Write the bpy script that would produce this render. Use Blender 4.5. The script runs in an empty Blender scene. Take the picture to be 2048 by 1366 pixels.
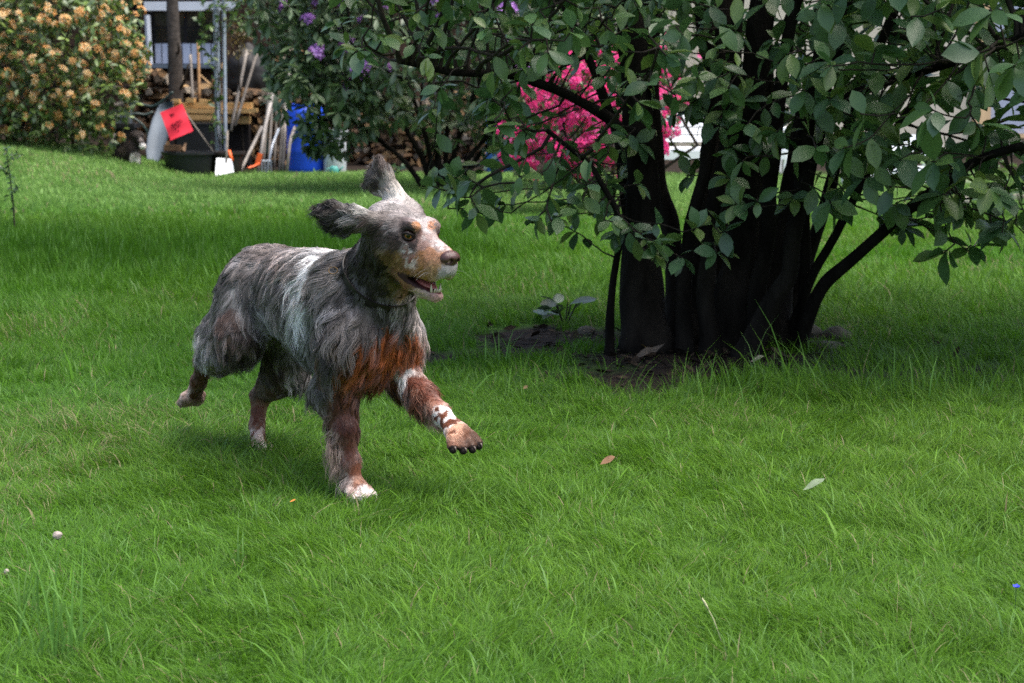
import bpy, math, random, time
import numpy as np
from mathutils import Vector, Matrix
from mathutils.bvhtree import BVHTree

# ------------------------------------------------------------------ camera
SC = bpy.context.scene
COL = SC.collection
R_ = math.radians
FPX = 3600.0                      # focal length in photograph pixels (2048 wide)
CAM_H = 0.94
PITCH = R_(8.06)
cam_d = bpy.data.cameras.new("camera")
cam = bpy.data.objects.new("camera", cam_d)
COL.objects.link(cam)
cam.location = (0, 0, CAM_H)
cam.rotation_euler = (R_(90) - PITCH, 0, 0)
cam_d.sensor_width = 36.0
cam_d.lens = 36.0 * FPX / 2048.0
cam_d.clip_start = 0.05
cam_d.clip_end = 400.0
cam_d.dof.use_dof = True
cam_d.dof.focus_distance = 4.1
cam_d.dof.aperture_fstop = 9.0
SC.camera = cam

# ------------------------------------------------------------------ light: bright overcast, sun veiled and high
SUN_EL, SUN_AZ = R_(70), R_(100)       # azimuth clockwise from +Y: veiled sun, high at the right
w = bpy.data.worlds.new("World")
SC.world = w
w.use_nodes = True
nt = w.node_tree
sky = nt.nodes.new("ShaderNodeTexSky")
sky.sky_type = 'NISHITA'
sky.sun_disc = False
sky.sun_elevation = SUN_EL
sky.sun_rotation = SUN_AZ
sky.air_density = 1.0
sky.dust_density = 4.0
sky.ozone_density = 0.6
bg = nt.nodes["Background"]
bg.inputs["Strength"].default_value = 0.095
nt.links.new(sky.outputs[0], bg.inputs[0])
sun_d = bpy.data.lights.new("sun", 'SUN')
sun_d.energy = 1.5
sun_d.angle = R_(50)
sun_d.color = (1.0, 0.96, 0.9)
sun = bpy.data.objects.new("sun", sun_d)
COL.objects.link(sun)
sdir = Vector((math.sin(SUN_AZ) * math.cos(SUN_EL), math.cos(SUN_AZ) * math.cos(SUN_EL), math.sin(SUN_EL)))
sun.rotation_euler = sdir.to_track_quat('Z', 'Y').to_euler()
sun.location = (3, -3, 8)
vs = SC.view_settings
vs.view_transform = 'Standard'
vs.look = 'None'
vs.exposure = 1.85
vs.gamma = 1.0
vs.use_curve_mapping = False
SC.cycles.use_denoising = False
SC.cycles.max_bounces = 6
SC.cycles.diffuse_bounces = 3
SC.cycles.glossy_bounces = 2
SC.cycles.transmission_bounces = 4
SC.cycles.transparent_max_bounces = 6
SC.cycles.sample_clamp_indirect = 6.0
try:
    SC.cycles_curves.shape = 'RIBBONS'
except Exception:
    pass

# ------------------------------------------------------------------ helpers
def srgb(r, g, b):
    c = np.array([r, g, b], float) / 255.0
    return np.where(c <= 0.04045, c / 12.92, ((c + 0.055) / 1.055) ** 2.4)

CAMP = np.array([0, 0, CAM_H])
UPV = np.array([0, math.sin(PITCH), math.cos(PITCH)])
FWV = np.array([0, math.cos(PITCH), -math.sin(PITCH)])
RTV = np.array([1.0, 0, 0])

def ray(px, py):
    return RTV * (px - 1024) / FPX + UPV * (683 - py) / FPX + FWV

def at(px, py, Y):
    """the place that a point of the photograph shows, Y metres in front of the camera"""
    d = ray(px, py)
    return CAMP + d * (Y / d[1])

def tag(o, label=None, cat=None, group=None, kind=None):
    if label: o["label"] = label
    if cat: o["category"] = cat
    if group: o["group"] = group
    if kind: o["kind"] = kind
    return o

def empty(name, loc=(0, 0, 0), rz=0.0):
    o = bpy.data.objects.new(name, None)
    o.location = loc
    o.rotation_euler = (0, 0, rz)
    o.empty_display_size = 0.1
    COL.objects.link(o)
    return o

def link(name, me, mat=None, parent=None, loc=None, rot=None):
    o = bpy.data.objects.new(name, me)
    if mat is not None and me is not None and not me.materials:
        me.materials.append(mat)
    if parent is not None:
        o.parent = parent
    if loc is not None: o.location = loc
    if rot is not None: o.rotation_euler = rot
    COL.objects.link(o)
    return o

def npmesh(name, V, faces, smooth=True, attrs=None):
    """mesh from numpy: V (n,3); faces: list of (m,k) index arrays"""
    V = np.asarray(V, dtype=np.float32)
    if isinstance(faces, np.ndarray): faces = [faces]
    me = bpy.data.meshes.new(name)
    me.vertices.add(len(V))
    me.vertices.foreach_set("co", V.ravel())
    li = np.concatenate([f.ravel() for f in faces]).astype(np.int32)
    tot = np.concatenate([np.full(len(f), f.shape[1], np.int32) for f in faces])
    st = np.concatenate([[0], np.cumsum(tot)[:-1]]).astype(np.int32)
    me.loops.add(len(li))
    me.loops.foreach_set("vertex_index", li)
    me.polygons.add(len(tot))
    me.polygons.foreach_set("loop_start", st)
    me.polygons.foreach_set("loop_total", tot)
    me.polygons.foreach_set("use_smooth", np.full(len(tot), bool(smooth)))
    for k, a in (attrs or {}).items():
        a = np.asarray(a, np.float32)
        if a.ndim == 2:
            at_ = me.attributes.new(k, 'FLOAT_COLOR', 'POINT')
            c = np.ones((len(a), 4), np.float32); c[:, :3] = a[:, :3]
            at_.data.foreach_set("color", c.ravel())
        else:
            at_ = me.attributes.new(k, 'FLOAT', 'POINT')
            at_.data.foreach_set("value", a)
    me.update()
    me.validate()
    return me

class MB:
    """collects simple shapes into one mesh"""
    def __init__(s): s.V = []; s.F = []; s.n = 0
    def add(s, V, F):
        V = np.asarray(V, float)
        s.V.append(V); s.F += [tuple(int(i) + s.n for i in f) for f in F]; s.n += len(V)
        return s
    def box(s, c, d, rot=None, bev=0.0):
        c = np.array(c, float); h = np.array(d, float) / 2
        P = np.array([[x, y, z] for x in (-1, 1) for y in (-1, 1) for z in (-1, 1)], float) * h
        if rot is not None: P = P @ np.array(rot).T
        return s.add(P + c, [(0, 1, 3, 2), (4, 6, 7, 5), (0, 4, 5, 1), (2, 3, 7, 6), (0, 2, 6, 4), (1, 5, 7, 3)])
    def tube(s, pts, rad, n=8, cap=True, flat=1.0):
        pts = np.array(pts, float); m = len(pts)
        rad = np.broadcast_to(np.array(rad, float), (m,))
        T = np.gradient(pts, axis=0); T /= np.linalg.norm(T, axis=1)[:, None] + 1e-12
        ref = np.array([0, 0, 1.0]) if abs(T[0][2]) < 0.9 else np.array([1.0, 0, 0])
        V = []
        for i in range(m):
            a = np.cross(T[i], ref); a /= np.linalg.norm(a) + 1e-12
            b = np.cross(T[i], a); ref = -np.cross(T[i], a) * -1 if False else ref
            for k in range(n):
                t = 2 * math.pi * k / n
                V.append(pts[i] + rad[i] * (a * math.cos(t) + b * math.sin(t) * flat))
        F = [(i * n + k, i * n + (k + 1) % n, (i + 1) * n + (k + 1) % n, (i + 1) * n + k) for i in range(m - 1) for k in range(n)]
        if cap:
            F.append(tuple(range(n - 1, -1, -1))); F.append(tuple((m - 1) * n + k for k in range(n)))
        return s.add(V, F)
    def lathe(s, prof, n=24, c=(0, 0, 0)):
        V = []; m = len(prof)
        for r, z in prof:
            for k in range(n):
                t = 2 * math.pi * k / n
                V.append((c[0] + r * math.cos(t), c[1] + r * math.sin(t), c[2] + z))
        F = [(i * n + k, i * n + (k + 1) % n, (i + 1) * n + (k + 1) % n, (i + 1) * n + k) for i in range(m - 1) for k in range(n)]
        return s.add(V, F)
    def mesh(s, name, smooth=False):
        me = bpy.data.meshes.new(name)
        me.from_pydata(np.concatenate(s.V).tolist(), [], s.F)
        me.polygons.foreach_set("use_smooth", np.full(len(me.polygons), smooth))
        me.update()
        return me
    def build(s, name, mat, parent=None, smooth=False, **k):
        return link(name, s.mesh(name, smooth), mat, parent, **k)

def smooth_mesh(me, ang=40):
    try:
        me.set_sharp_from_angle(angle=R_(ang))
    except Exception:
        pass

# -- small value noise in numpy (used for shapes and growth, deterministic)
_rs = np.random.RandomState(7)
_PERM = _rs.rand(32, 32, 32).astype(np.float32)
def vnoise(P, scale=1.0, off=0.0):
    Q = np.asarray(P, float) * scale + off
    i = np.floor(Q).astype(int); f = Q - i; f = f * f * (3 - 2 * f)
    out = 0
    for dx in (0, 1):
        for dy in (0, 1):
            for dz in (0, 1):
                wgt = (f[..., 0] if dx else 1 - f[..., 0]) * (f[..., 1] if dy else 1 - f[..., 1]) * (f[..., 2] if dz else 1 - f[..., 2])
                out = out + wgt * _PERM[(i[..., 0] + dx) % 32, (i[..., 1] + dy) % 32, (i[..., 2] + dz) % 32]
    return out          # 0..1

# ------------------------------------------------------------------ materials
def mat_new(name):
    m = bpy.data.materials.new(name); m.use_nodes = True
    return m, m.node_tree, m.node_tree.nodes["Principled BSDF"]

def mat(name, col, rough=0.6, spec=0.4, metal=0.0, var=0.25, nscale=8.0, bump=0.0, bscale=60.0, col2=None, stretch=None, coat=0.0):
    """plain procedural material: base colour broken up by two noises, fine relief"""
    m, nt, b = mat_new(name)
    N = nt.nodes; L = nt.links
    tc = N.new("ShaderNodeTexCoord"); mp = N.new("ShaderNodeMapping")
    L.new(tc.outputs["Object"], mp.inputs[0])
    if stretch: mp.inputs["Scale"].default_value = stretch
    n1 = N.new("ShaderNodeTexNoise"); n1.inputs["Scale"].default_value = nscale; n1.inputs["Detail"].default_value = 6
    L.new(mp.outputs[0], n1.inputs[0])
    rp = N.new("ShaderNodeValToRGB")
    c = np.array(col, float); d = np.array(col2, float) if col2 is not None else c * (1 - var)
    h = c * (1 + var * 0.6)
    rp.color_ramp.elements[0].position = 0.3; rp.color_ramp.elements[0].color = (*d, 1)
    rp.color_ramp.elements[1].position = 0.72; rp.color_ramp.elements[1].color = (*np.clip(h, 0, 1), 1)
    L.new(n1.outputs["Fac"], rp.inputs[0]); L.new(rp.outputs[0], b.inputs["Base Color"])
    b.inputs["Roughness"].default_value = rough
    b.inputs["Specular IOR Level"].default_value = spec
    b.inputs["Metallic"].default_value = metal
    b.inputs["Coat Weight"].default_value = coat
    if bump:
        n2 = N.new("ShaderNodeTexNoise"); n2.inputs["Scale"].default_value = bscale; n2.inputs["Detail"].default_value = 4
        L.new(mp.outputs[0], n2.inputs[0])
        bp = N.new("ShaderNodeBump"); bp.inputs["Strength"].default_value = bump; bp.inputs["Distance"].default_value = 0.01
        L.new(n2.outputs["Fac"], bp.inputs["Height"]); L.new(bp.outputs[0], b.inputs["Normal"])
    return m

def mat_attr(name, attr="col", rough=0.6, spec=0.3, gain=1.0, transl=0.0, sheen=0.0):
    m, nt, b = mat_new(name)
    N = nt.nodes; L = nt.links
    a = N.new("ShaderNodeAttribute"); a.attribute_name = attr
    b.inputs["Roughness"].default_value = rough
    b.inputs["Specular IOR Level"].default_value = spec
    src = a.outputs["Color"]
    L.new(src, b.inputs["Base Color"])
    if transl:
        t = N.new("ShaderNodeBsdfTranslucent"); mx = N.new("ShaderNodeMixShader"); mx.inputs[0].default_value = transl
        L.new(src, t.inputs[0]); L.new(b.outputs[0], mx.inputs[1]); L.new(t.outputs[0], mx.inputs[2])
        L.new(mx.outputs[0], N["Material Output"].inputs[0])
    return m

def uv_sphere(n=24, m=16):
    V = [(0, 0, 1)]
    for i in range(1, m):
        a = math.pi * i / m
        for k in range(n): V.append((math.sin(a) * math.cos(2 * math.pi * k / n), math.sin(a) * math.sin(2 * math.pi * k / n), math.cos(a)))
    V.append((0, 0, -1))
    F = [(0, 1 + k, 1 + (k + 1) % n) for k in range(n)]
    for i in range(m - 2):
        for k in range(n):
            a = 1 + i * n; F.append((a + k, a + n + k, a + n + (k + 1) % n, a + (k + 1) % n))
    e = len(V) - 1; a = 1 + (m - 2) * n
    F += [(e, a + (k + 1) % n, a + k) for k in range(n)]
    return np.array(V), F
SPH_V, SPH_F = uv_sphere(40, 30)
# ------------------------------------------------------------------ terrain
def sstep(a, b, x):
    t = np.clip((np.asarray(x, float) - a) / (b - a), 0, 1); return t * t * (3 - 2 * t)
def HGT(x, y):
    x = np.asarray(x, float); y = np.asarray(y, float)
    bank = 0.36 / (1 + np.exp(np.clip((x + 4.05) / 0.42, -30, 30))) * sstep(11.5, 17.0, y)
    dip = -0.05 * np.exp(-((x + 3.35) / 0.5) ** 2 - ((y - 19.0) / 1.6) ** 2)
    roll = 0.02 * np.sin(x * 1.1 + 0.7) * np.sin(y * 0.8) * sstep(5.5, 8, y) + 0.05 * np.exp(-((x + 1.6) / 1.1) ** 2 - ((y - 18.3) / 1.0) ** 2)
    return bank + dip + roll
def soil_mask(x, y):
    """bare earth under the tree and in the yard"""
    n = vnoise(np.stack([x, y, x * 0], -1), 3.1, 4.0) - 0.5 + 0.6 * (vnoise(np.stack([x, y, x * 0], -1), 9.0, 1.0) - 0.5)
    a = 0.92 - np.sqrt(((x - 0.66) / 0.78) ** 2 + ((y - 6.42) / 0.66) ** 2)
    a2 = 0.75 - np.sqrt(((x + 0.05) / 0.55) ** 2 + ((y - 6.35) / 0.22) ** 2)
    b = (y - 19.35) * 1.2
    return np.clip((np.maximum(np.maximum(a, a2), b) + n * 1.7) * 3, 0, 1)

xs = np.concatenate([[-150, -80, -40, -20], np.arange(-12, 12.01, 0.16), [20, 40, 80, 150]])
ys = np.concatenate([[-40, -15, -5, 0], np.arange(1.5, 26.01, 0.16), [32, 45, 70, 110, 180]])
TX, TY = np.meshgrid(xs, ys, indexing='ij')
TZ = HGT(TX, TY)
nx_, ny_ = TX.shape
ii = np.arange(nx_ * ny_).reshape(nx_, ny_)
TQ = np.stack([ii[:-1, :-1], ii[1:, :-1], ii[1:, 1:], ii[:-1, 1:]], -1).reshape(-1, 4)
sm_ = soil_mask(TX.ravel(), TY.ravel())
gc = (1 - sm_)[:, None] * np.array([0.048, 0.112, 0.016]) + sm_[:, None] * np.array([0.022, 0.016, 0.012])
lawn_me = npmesh("lawn", np.stack([TX.ravel(), TY.ravel(), TZ.ravel()], -1), TQ, True, {"col": gc})
def ground_mat():
    m, nt, b = mat_new("lawn_ground")
    N, L = nt.nodes, nt.links
    a = N.new("ShaderNodeAttribute"); a.attribute_name = "col"
    n = N.new("ShaderNodeTexNoise"); n.inputs["Scale"].default_value = 26; n.inputs["Detail"].default_value = 8
    tc = N.new("ShaderNodeTexCoord"); L.new(tc.outputs["Object"], n.inputs[0])
    mx = N.new("ShaderNodeMix"); mx.data_type = 'RGBA'; mx.blend_type = 'MULTIPLY'; mx.inputs[0].default_value = 0.7
    rp = N.new("ShaderNodeValToRGB"); rp.color_ramp.elements[0].position = 0.3; rp.color_ramp.elements[0].color = (.35, .35, .35, 1); rp.color_ramp.elements[1].position = .75; rp.color_ramp.elements[1].color = (1.5, 1.45, 1.4, 1)
    L.new(n.outputs["Fac"], rp.inputs[0]); L.new(a.outputs["Color"], mx.inputs[6]); L.new(rp.outputs[0], mx.inputs[7])
    L.new(mx.outputs[2], b.inputs["Base Color"]); b.inputs["Roughness"].default_value = 0.95; b.inputs["Specular IOR Level"].default_value = 0.1
    bp = N.new("ShaderNodeBump"); bp.inputs["Strength"].default_value = 0.8; bp.inputs["Distance"].default_value = 0.03
    L.new(n.outputs["Fac"], bp.inputs["Height"]); L.new(bp.outputs[0], b.inputs["Normal"])
    return m
tag(link("lawn", lawn_me, ground_mat()), "green lawn sloping up to the flower bank", "lawn", kind="structure")

# ------------------------------------------------------------------ grass, blade by blade
m_grass = mat_attr("grass_blade", "col", 0.42, 0.12, transl=0.45)
GR = np.random.RandomState(3)
def grass_zone(y0, y1, dens, segs, width, lmin, lmax, lean, margin=0.45, outer=1.2):
    inner = margin; margin = outer
    area = 0.2844 * (y1 * y1 - y0 * y0) + 2 * margin * (y1 - y0)
    n = int(area * dens)
    y = np.sqrt(GR.rand(n) * (y1 * y1 - y0 * y0) + y0 * y0)
    x = (GR.rand(n) * 2 - 1) * (0.2844 * y + margin)
    P = np.stack([x, y, 0 * x], -1)
    keep = soil_mask(x, y) < 0.25 + 0.6 * GR.rand(n) ** 3
    tree_shade = np.exp(-((x - 0.75) / 1.1) ** 2 - ((y - 6.6) / 0.8) ** 2)
    keep &= GR.rand(n) > 0.45 * tree_shade
    beyond = np.abs(x) > 0.2844 * y + inner                                   # thinner sown beside the view
    keep &= ~beyond | (GR.rand(n) < 0.30)
    x, y, P, beyond = x[keep], y[keep], P[keep], beyond[keep]; n = len(x)
    big = vnoise(P, 0.9, 2.0); mid = vnoise(P, 3.3, 8.0); tuft = vnoise(P, 11.0, 5.0)
    L = (lmin + (lmax - lmin) * np.clip(0.35 + 0.5 * (mid - 0.4) + 0.6 * (tuft - .5), 0, 1)) * (0.6 + 0.6 * GR.rand(n))
    band = np.exp(-((y - 10.2) / 2.0) ** 2) * sstep(0.7, -0.9, x)              # the unmown strip at left
    edge = np.exp(-((y - 5.45 - 0.25 * (tuft - .5)) / 0.28) ** 2) * sstep(-0.35, 0.2, x)   # long fringe before the tree
    back = np.exp(-((y - 7.7) / 0.6) ** 2) * sstep(0.9, 1.4, x)
    tall = GR.rand(n)
    L = L * (1 + 0.9 * band) * (1 + edge * (1.4 * (tall > 0.94)) + back * (0.3 + 1.2 * (tall > .9)))
    coarse = GR.rand(n) > 0.985
    L = L * (1 + (tall > 0.985) * 0.5) * (1 + 0.35 * coarse)
    ang = 2.6 + 1.5 * (vnoise(P, 0.6, 11.0) - 0.5) * 2 + 2.2 * (vnoise(P, 4.2, 17.0) - 0.5) * 2 + 1.8 * (vnoise(P, 12.0, 7.0) - 0.5) * 2 + GR.randn(n) * 0.9
    ln = np.clip(lean * (0.55 + 0.9 * GR.rand(n)) * (1 - 0.55 * band) * (1 - 0.45 * edge * (tall > 0.94)), 0.05, 1.0)
    dirv = np.stack([np.cos(ang), np.sin(ang), 0 * ang], -1)
    wd = width * (0.6 + 0.8 * GR.rand(n)) * (1 + 0.5 * (tall > 0.97)) * (1 + 0.9 * coarse) * (1 + 0.9 * beyond)
    fa = GR.rand(n) * 6.283
    side = np.stack([np.cos(fa), np.sin(fa), 0 * fa], -1)
    side = side - dirv * (side * dirv).sum(1, keepdims=True) * 0.7; side /= np.linalg.norm(side, axis=1)[:, None] + 1e-6
    base = np.stack([x, y, HGT(x, y) - 0.004], -1)
    S = np.linspace(0, 1, segs + 1)
    Vs = []
    for i, s in enumerate(S):
        up = L * (s - 0.42 * ln * s * s * 1.25); out = L * ln * s ** 1.7
        c = base + dirv * out[:, None] + np.array([0, 0, 1.0]) * up[:, None]
        w_ = wd * (1 - s ** 2.2) * 0.5
        if i < segs:
            Vs += [c - side * w_[:, None], c + side * w_[:, None]]
        else: Vs += [c]
    m = 2 * segs + 1
    V = np.stack(Vs, 1).reshape(-1, 3)
    o = (np.arange(n) * m)[:, None]
    quads = np.concatenate([o + np.array([2 * i, 2 * i + 1, 2 * i + 3, 2 * i + 2]) for i in range(segs - 1)]) if segs > 1 else np.zeros((0, 4), int)
    tris = o + np.array([2 * segs - 2, 2 * segs - 1, 2 * segs])
    g = np.array([0.064, 0.178, 0.011]); yl = np.array([0.132, 0.215, 0.020]); bl = np.array([0.090, 0.195, 0.042]); dk = np.array([0.036, 0.108, 0.006]); dry = np.array([0.27, 0.24, 0.13])
    r = GR.rand(n)[:, None]
    col = g * (1 - 0.45 * big[:, None]) + yl * 0.45 * big[:, None]
    col = np.where(r < 0.25, col * 0.5 + bl * 0.5, col)
    b_ = np.clip(band * 0.9 + 0.25 * np.clip(mid - 0.55, 0, 1), 0, 1)[:, None]
    col = col * (1 - b_) + dk * b_
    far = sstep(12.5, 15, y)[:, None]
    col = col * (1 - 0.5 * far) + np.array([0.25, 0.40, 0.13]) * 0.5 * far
    col = np.where(coarse[:, None], col * 1.25 + 0.01, col)
    col = np.where((GR.rand(n) < 0.07)[:, None], np.array([0.13, 0.25, 0.070]), col)  # scattered pale blades: sky-gloss highlights painted into their colour
    pat = np.clip((vnoise(P, 1.6, 31.0) - 0.62) * 5, 0, 1)[:, None]
    col = np.where((r > 0.982 - 0.10 * pat) & (b_ < .3), dry, col)
    col = col * (0.75 + 0.5 * GR.rand(n))[:, None]
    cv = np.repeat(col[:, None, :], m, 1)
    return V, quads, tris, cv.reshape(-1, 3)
zones = [grass_zone(2.35, 5.6, 18500, 3, 0.0020, 0.035, 0.095, 0.9, 0.3, 0.9),
         grass_zone(5.6, 8.0, 8200, 2, 0.0034, 0.045, 0.095, 0.6, 0.3, 1.6),
         grass_zone(8.0, 12.5, 3600, 2, 0.0052, 0.045, 0.10, 0.5, 0.35, 2.4),
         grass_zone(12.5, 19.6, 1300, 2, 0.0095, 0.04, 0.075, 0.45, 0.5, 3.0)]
Vg, Qg, Tg, Cg, off = [], [], [], [], 0
for V, q, t, c in zones:
    Vg.append(V); Qg.append(q + off); Tg.append(t + off); Cg.append(c); off += len(V)
gme = npmesh("grass", np.concatenate(Vg), [np.concatenate(Qg), np.concatenate(Tg)], True, {"col": np.concatenate(Cg)})
tag(link("grass", gme, m_grass), "long soft green grass of the whole lawn", "grass", kind="stuff")

# ------------------------------------------------------------------ plants: growth, leaves, bark
def grow(stems, attr, step, infl, kill, iters=90, seed=0):
    """space colonisation: stems (list of polylines) reach out to the attraction points"""
    N = []; par = []
    for st in stems:
        st = np.array(st, float)
        for i, p in enumerate(st):
            N.append(p); par.append(len(N) - 2 if i else -1)
    N = list(map(np.array, N))
    A = np.array(attr, float)
    best = np.full(len(A), 1e9); bi = np.zeros(len(A), int)
    def upd(i0):
        nonlocal best, bi
        M = np.array(N[i0:])
        for k in range(0, len(M), 400):
            d = np.linalg.norm(A[:, None] - M[None, k:k + 400], axis=2)
            j = d.argmin(1); dm = d[np.arange(len(A)), j]
            b = dm < best; best = np.where(b, dm, best); bi = np.where(b, j + i0 + k, bi)
    upd(0)
    rs = np.random.RandomState(seed)
    for it in range(iters):
        alive = (best < infl) & (best > kill)
        if not alive.any():
            if infl > 3: break
            infl *= 1.6
            continue
        src = bi[alive]; NN = np.array(N)
        v = A[alive] - NN[src]; v /= np.linalg.norm(v, axis=1)[:, None]
        u, inv = np.unique(src, return_inverse=True)
        acc = np.zeros((len(u), 3))
        for k in range(3): acc[:, k] = np.bincount(inv, v[:, k], len(u))
        acc += rs.randn(len(u), 3) * 0.12
        acc /= np.linalg.norm(acc, axis=1)[:, None] + 1e-9
        i0 = len(N)
        for a, d in zip(u, acc):
            N.append(NN[a] + d * step); par.append(int(a))
        keep = best > kill
        A = A[keep]; best = best[keep]; bi = bi[keep]
        if not len(A): break
        upd(i0)
        if len(N) > 14000: break
    return np.array(N), np.array(par)
def pipe_radii(N, par, r0, p=2.3, rmax=1.0):
    w = np.zeros(len(N)); ch = np.zeros(len(N), int)
    for i in range(len(N) - 1, -1, -1):
        if ch[i] == 0: w[i] = r0 ** p
        if par[i] >= 0: w[par[i]] += w[i]; ch[par[i]] += 1
    return np.minimum(w ** (1 / p), rmax), ch
def edges_mesh(name, N, par, r, sides=5):
    c = np.where(par >= 0)[0]
    a, b = N[par[c]], N[c]; ra, rb = r[par[c]], r[c]
    ra = np.minimum(ra, rb * 1.8)
    t = b - a; L = np.linalg.norm(t, axis=1)[:, None] + 1e-9; t = t / L
    ref = np.where(np.abs(t[:, 2:3]) < 0.9, [[0, 0, 1.0]], [[1.0, 0, 0]])
    u = np.cross(t, ref); u /= np.linalg.norm(u, axis=1)[:, None]; v = np.cross(t, u)
    V = []
    for P, R in ((a - t * ra[:, None] * 0.3, ra), (b + t * rb[:, None] * 0.3, rb)):
        for k in range(sides):
            q = 2 * math.pi * k / sides
            V.append(P + (u * math.cos(q) + v * math.sin(q)) * R[:, None])
    V = np.stack(V, 1).reshape(-1, 3); m = 2 * sides
    o = (np.arange(len(c)) * m)[:, None]
    F = np.concatenate([o + np.array([k, (k + 1) % sides, sides + (k + 1) % sides, sides + k]) for k in range(sides)])
    return npmesh(name, V, F, True)
def leaf_shape(wid=0.5, n=4, fold=0.16, curl=0.18, peak=0.55, tip=1.0):
    """leaf blade of length 1 along +X, normal +Z, folded on the midrib"""
    V = []; F = []
    S = np.linspace(0, 1, n + 1)
    for s in S:
        w_ = 0.5 * wid * (math.sin(math.pi * s ** (math.log(0.5) / math.log(peak))) ** 0.8) if 0 < s < 1 else 0.0
        z = -curl * s * s
        V += [(s, -w_, z + fold * w_ * 1.2), (s, 0, z), (s, w_, z + fold * w_ * 1.2)]
    for i in range(n):
        a = 3 * i
        F += [(a, a + 3, a + 4, a + 1), (a + 1, a + 4, a + 5, a + 2)]
    return np.array(V), np.array(F)
def frames(ax, up):
    ax = ax / (np.linalg.norm(ax, axis=1)[:, None] + 1e-9)
    n = up - ax * (up * ax).sum(1, keepdims=True); n /= np.linalg.norm(n, axis=1)[:, None] + 1e-9
    return np.stack([ax, np.cross(n, ax), n], 1)          # rows
def many(shape, pos, fr, size, col, colvar=None):
    V0, F0 = shape
    V = np.einsum('vk,nkj->nvj', V0, fr) * size[:, None, None] + pos[:, None, :]
    n, m = len(pos), len(V0)
    F = (np.arange(n) * m)[:, None, None] + F0[None]
    C_ = np.repeat(col[:, None, :], m, 1)
    return V.reshape(-1, 3), F.reshape(-1, F0.shape[1]), C_.reshape(-1, 3)
def leaf_objects(name, shapes, parent, pos, fr, size, var, mat_, cols, pre):
    """single leaves as parts, sharing a few meshes"""
    mes = []
    for k, c in enumerate(cols):
        V0, F0 = shapes[k % len(shapes)]
        me = npmesh(name, V0, F0, True, {"col": np.repeat(np.array(c)[None], len(V0), 0)}); me.materials.append(mat_)
        mes.append(me)
    for i in range(len(pos)):
        o = bpy.data.objects.new(name, mes[var[i] % len(mes)])
        M = Matrix([[*(fr[i][:, 0] * size[i]), pos[i][0]], [*(fr[i][:, 1] * size[i]), pos[i][1]], [*(fr[i][:, 2] * size[i]), pos[i][2]], [0, 0, 0, 1]])
        M = Matrix(((fr[i][0][0] * size[i], fr[i][1][0] * size[i], fr[i][2][0] * size[i], pos[i][0] - pre[0]),
                    (fr[i][0][1] * size[i], fr[i][1][1] * size[i], fr[i][2][1] * size[i], pos[i][1] - pre[1]),
                    (fr[i][0][2] * size[i], fr[i][1][2] * size[i], fr[i][2][2] * size[i], pos[i][2] - pre[2]), (0, 0, 0, 1)))
        o.parent = parent
        o.matrix_basis = M
        COL.objects.link(o)
def shown(P, margin=0):
    """which points lie in the picture"""
    v = P - CAMP; z = v @ FWV
    px = 1024 + FPX * (v @ RTV) / z; py = 683 - FPX * (v @ UPV) / z
    return (px > -margin) & (px < 2048 + margin) & (py > -margin) & (py < 1366 + margin), px, py, z
def whorls(tips, dirs, nper, rs, spread=0.9, droop=0.15):
    """leaves round every shoot tip"""
    n = len(tips); k = np.repeat(np.arange(n), nper)
    m = len(k)
    d = dirs[k]; ref = np.where(np.abs(d[:, 2:3]) < 0.9, [[0, 0, 1.0]], [[1.0, 0, 0]])
    u = np.cross(d, ref); u /= np.linalg.norm(u, axis=1)[:, None] + 1e-9; v = np.cross(d, u)
    a = (np.tile(np.arange(m) % 97, 1) * 2.4 + rs.rand(m) * 1.2 + np.repeat(rs.rand(n) * 6.28, nper))
    rad = u * np.cos(a)[:, None] + v * np.sin(a)[:, None]
    ax = d * (0.25 + 0.5 * rs.rand(m))[:, None] + rad * spread
    ax[:, 2] -= droop + 0.3 * rs.rand(m)
    ax /= np.linalg.norm(ax, axis=1)[:, None]
    up = d * 0.5 + np.array([0, 0, 0.9]) + rs.randn(m, 3) * 0.35
    pos = tips[k] - d * (rs.rand(m) * 0.03)[:, None]
    return pos, frames(ax, up), k
m_leaf = mat_attr("broad_leaf", "col", 0.38, 0.55, transl=0.25)
m_petal = mat_attr("petal", "col", 0.6, 0.2, transl=0.35)
m_bark = mat("dark_bark", (0.014, 0.012, 0.010), 0.95, 0.06, var=0.6, nscale=18, bump=0.9, bscale=40, stretch=(1, 1, 0.3))
m_twig = mat("twig_bark", (0.028, 0.022, 0.016), 0.85, 0.2, var=0.4, nscale=30)
# ------------------------------------------------------------------ the many-stemmed tree at right
TR = np.random.RandomState(21)
def ell_pts(c, r, n, shell=0.0, rs=TR):
    P = rs.randn(n, 3); P /= np.linalg.norm(P, axis=1)[:, None]
    q = (shell ** 3 + (1 - shell ** 3) * rs.rand(n)) ** (1 / 3)
    return np.array(c) + P * q[:, None] * np.array(r)
def pline(pts, n=12):
    P = np.array(pts, float); t = np.linspace(0, 1, len(P)); T = np.linspace(0, 1, n)
    # smooth interpolation
    Q = np.stack([np.interp(T, t, P[:, k]) for k in range(3)], -1)
    for _ in range(2): Q[1:-1] = Q[1:-1] * 0.5 + 0.25 * (Q[:-2] + Q[2:])
    return Q
TREE_O = np.array([0.70, 6.55, 0.0])
TREE = empty("garden_tree", tuple(TREE_O))
tag(TREE, "dark many stemmed tree with broad oval leaves shading bare earth at the right", "tree")
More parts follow.
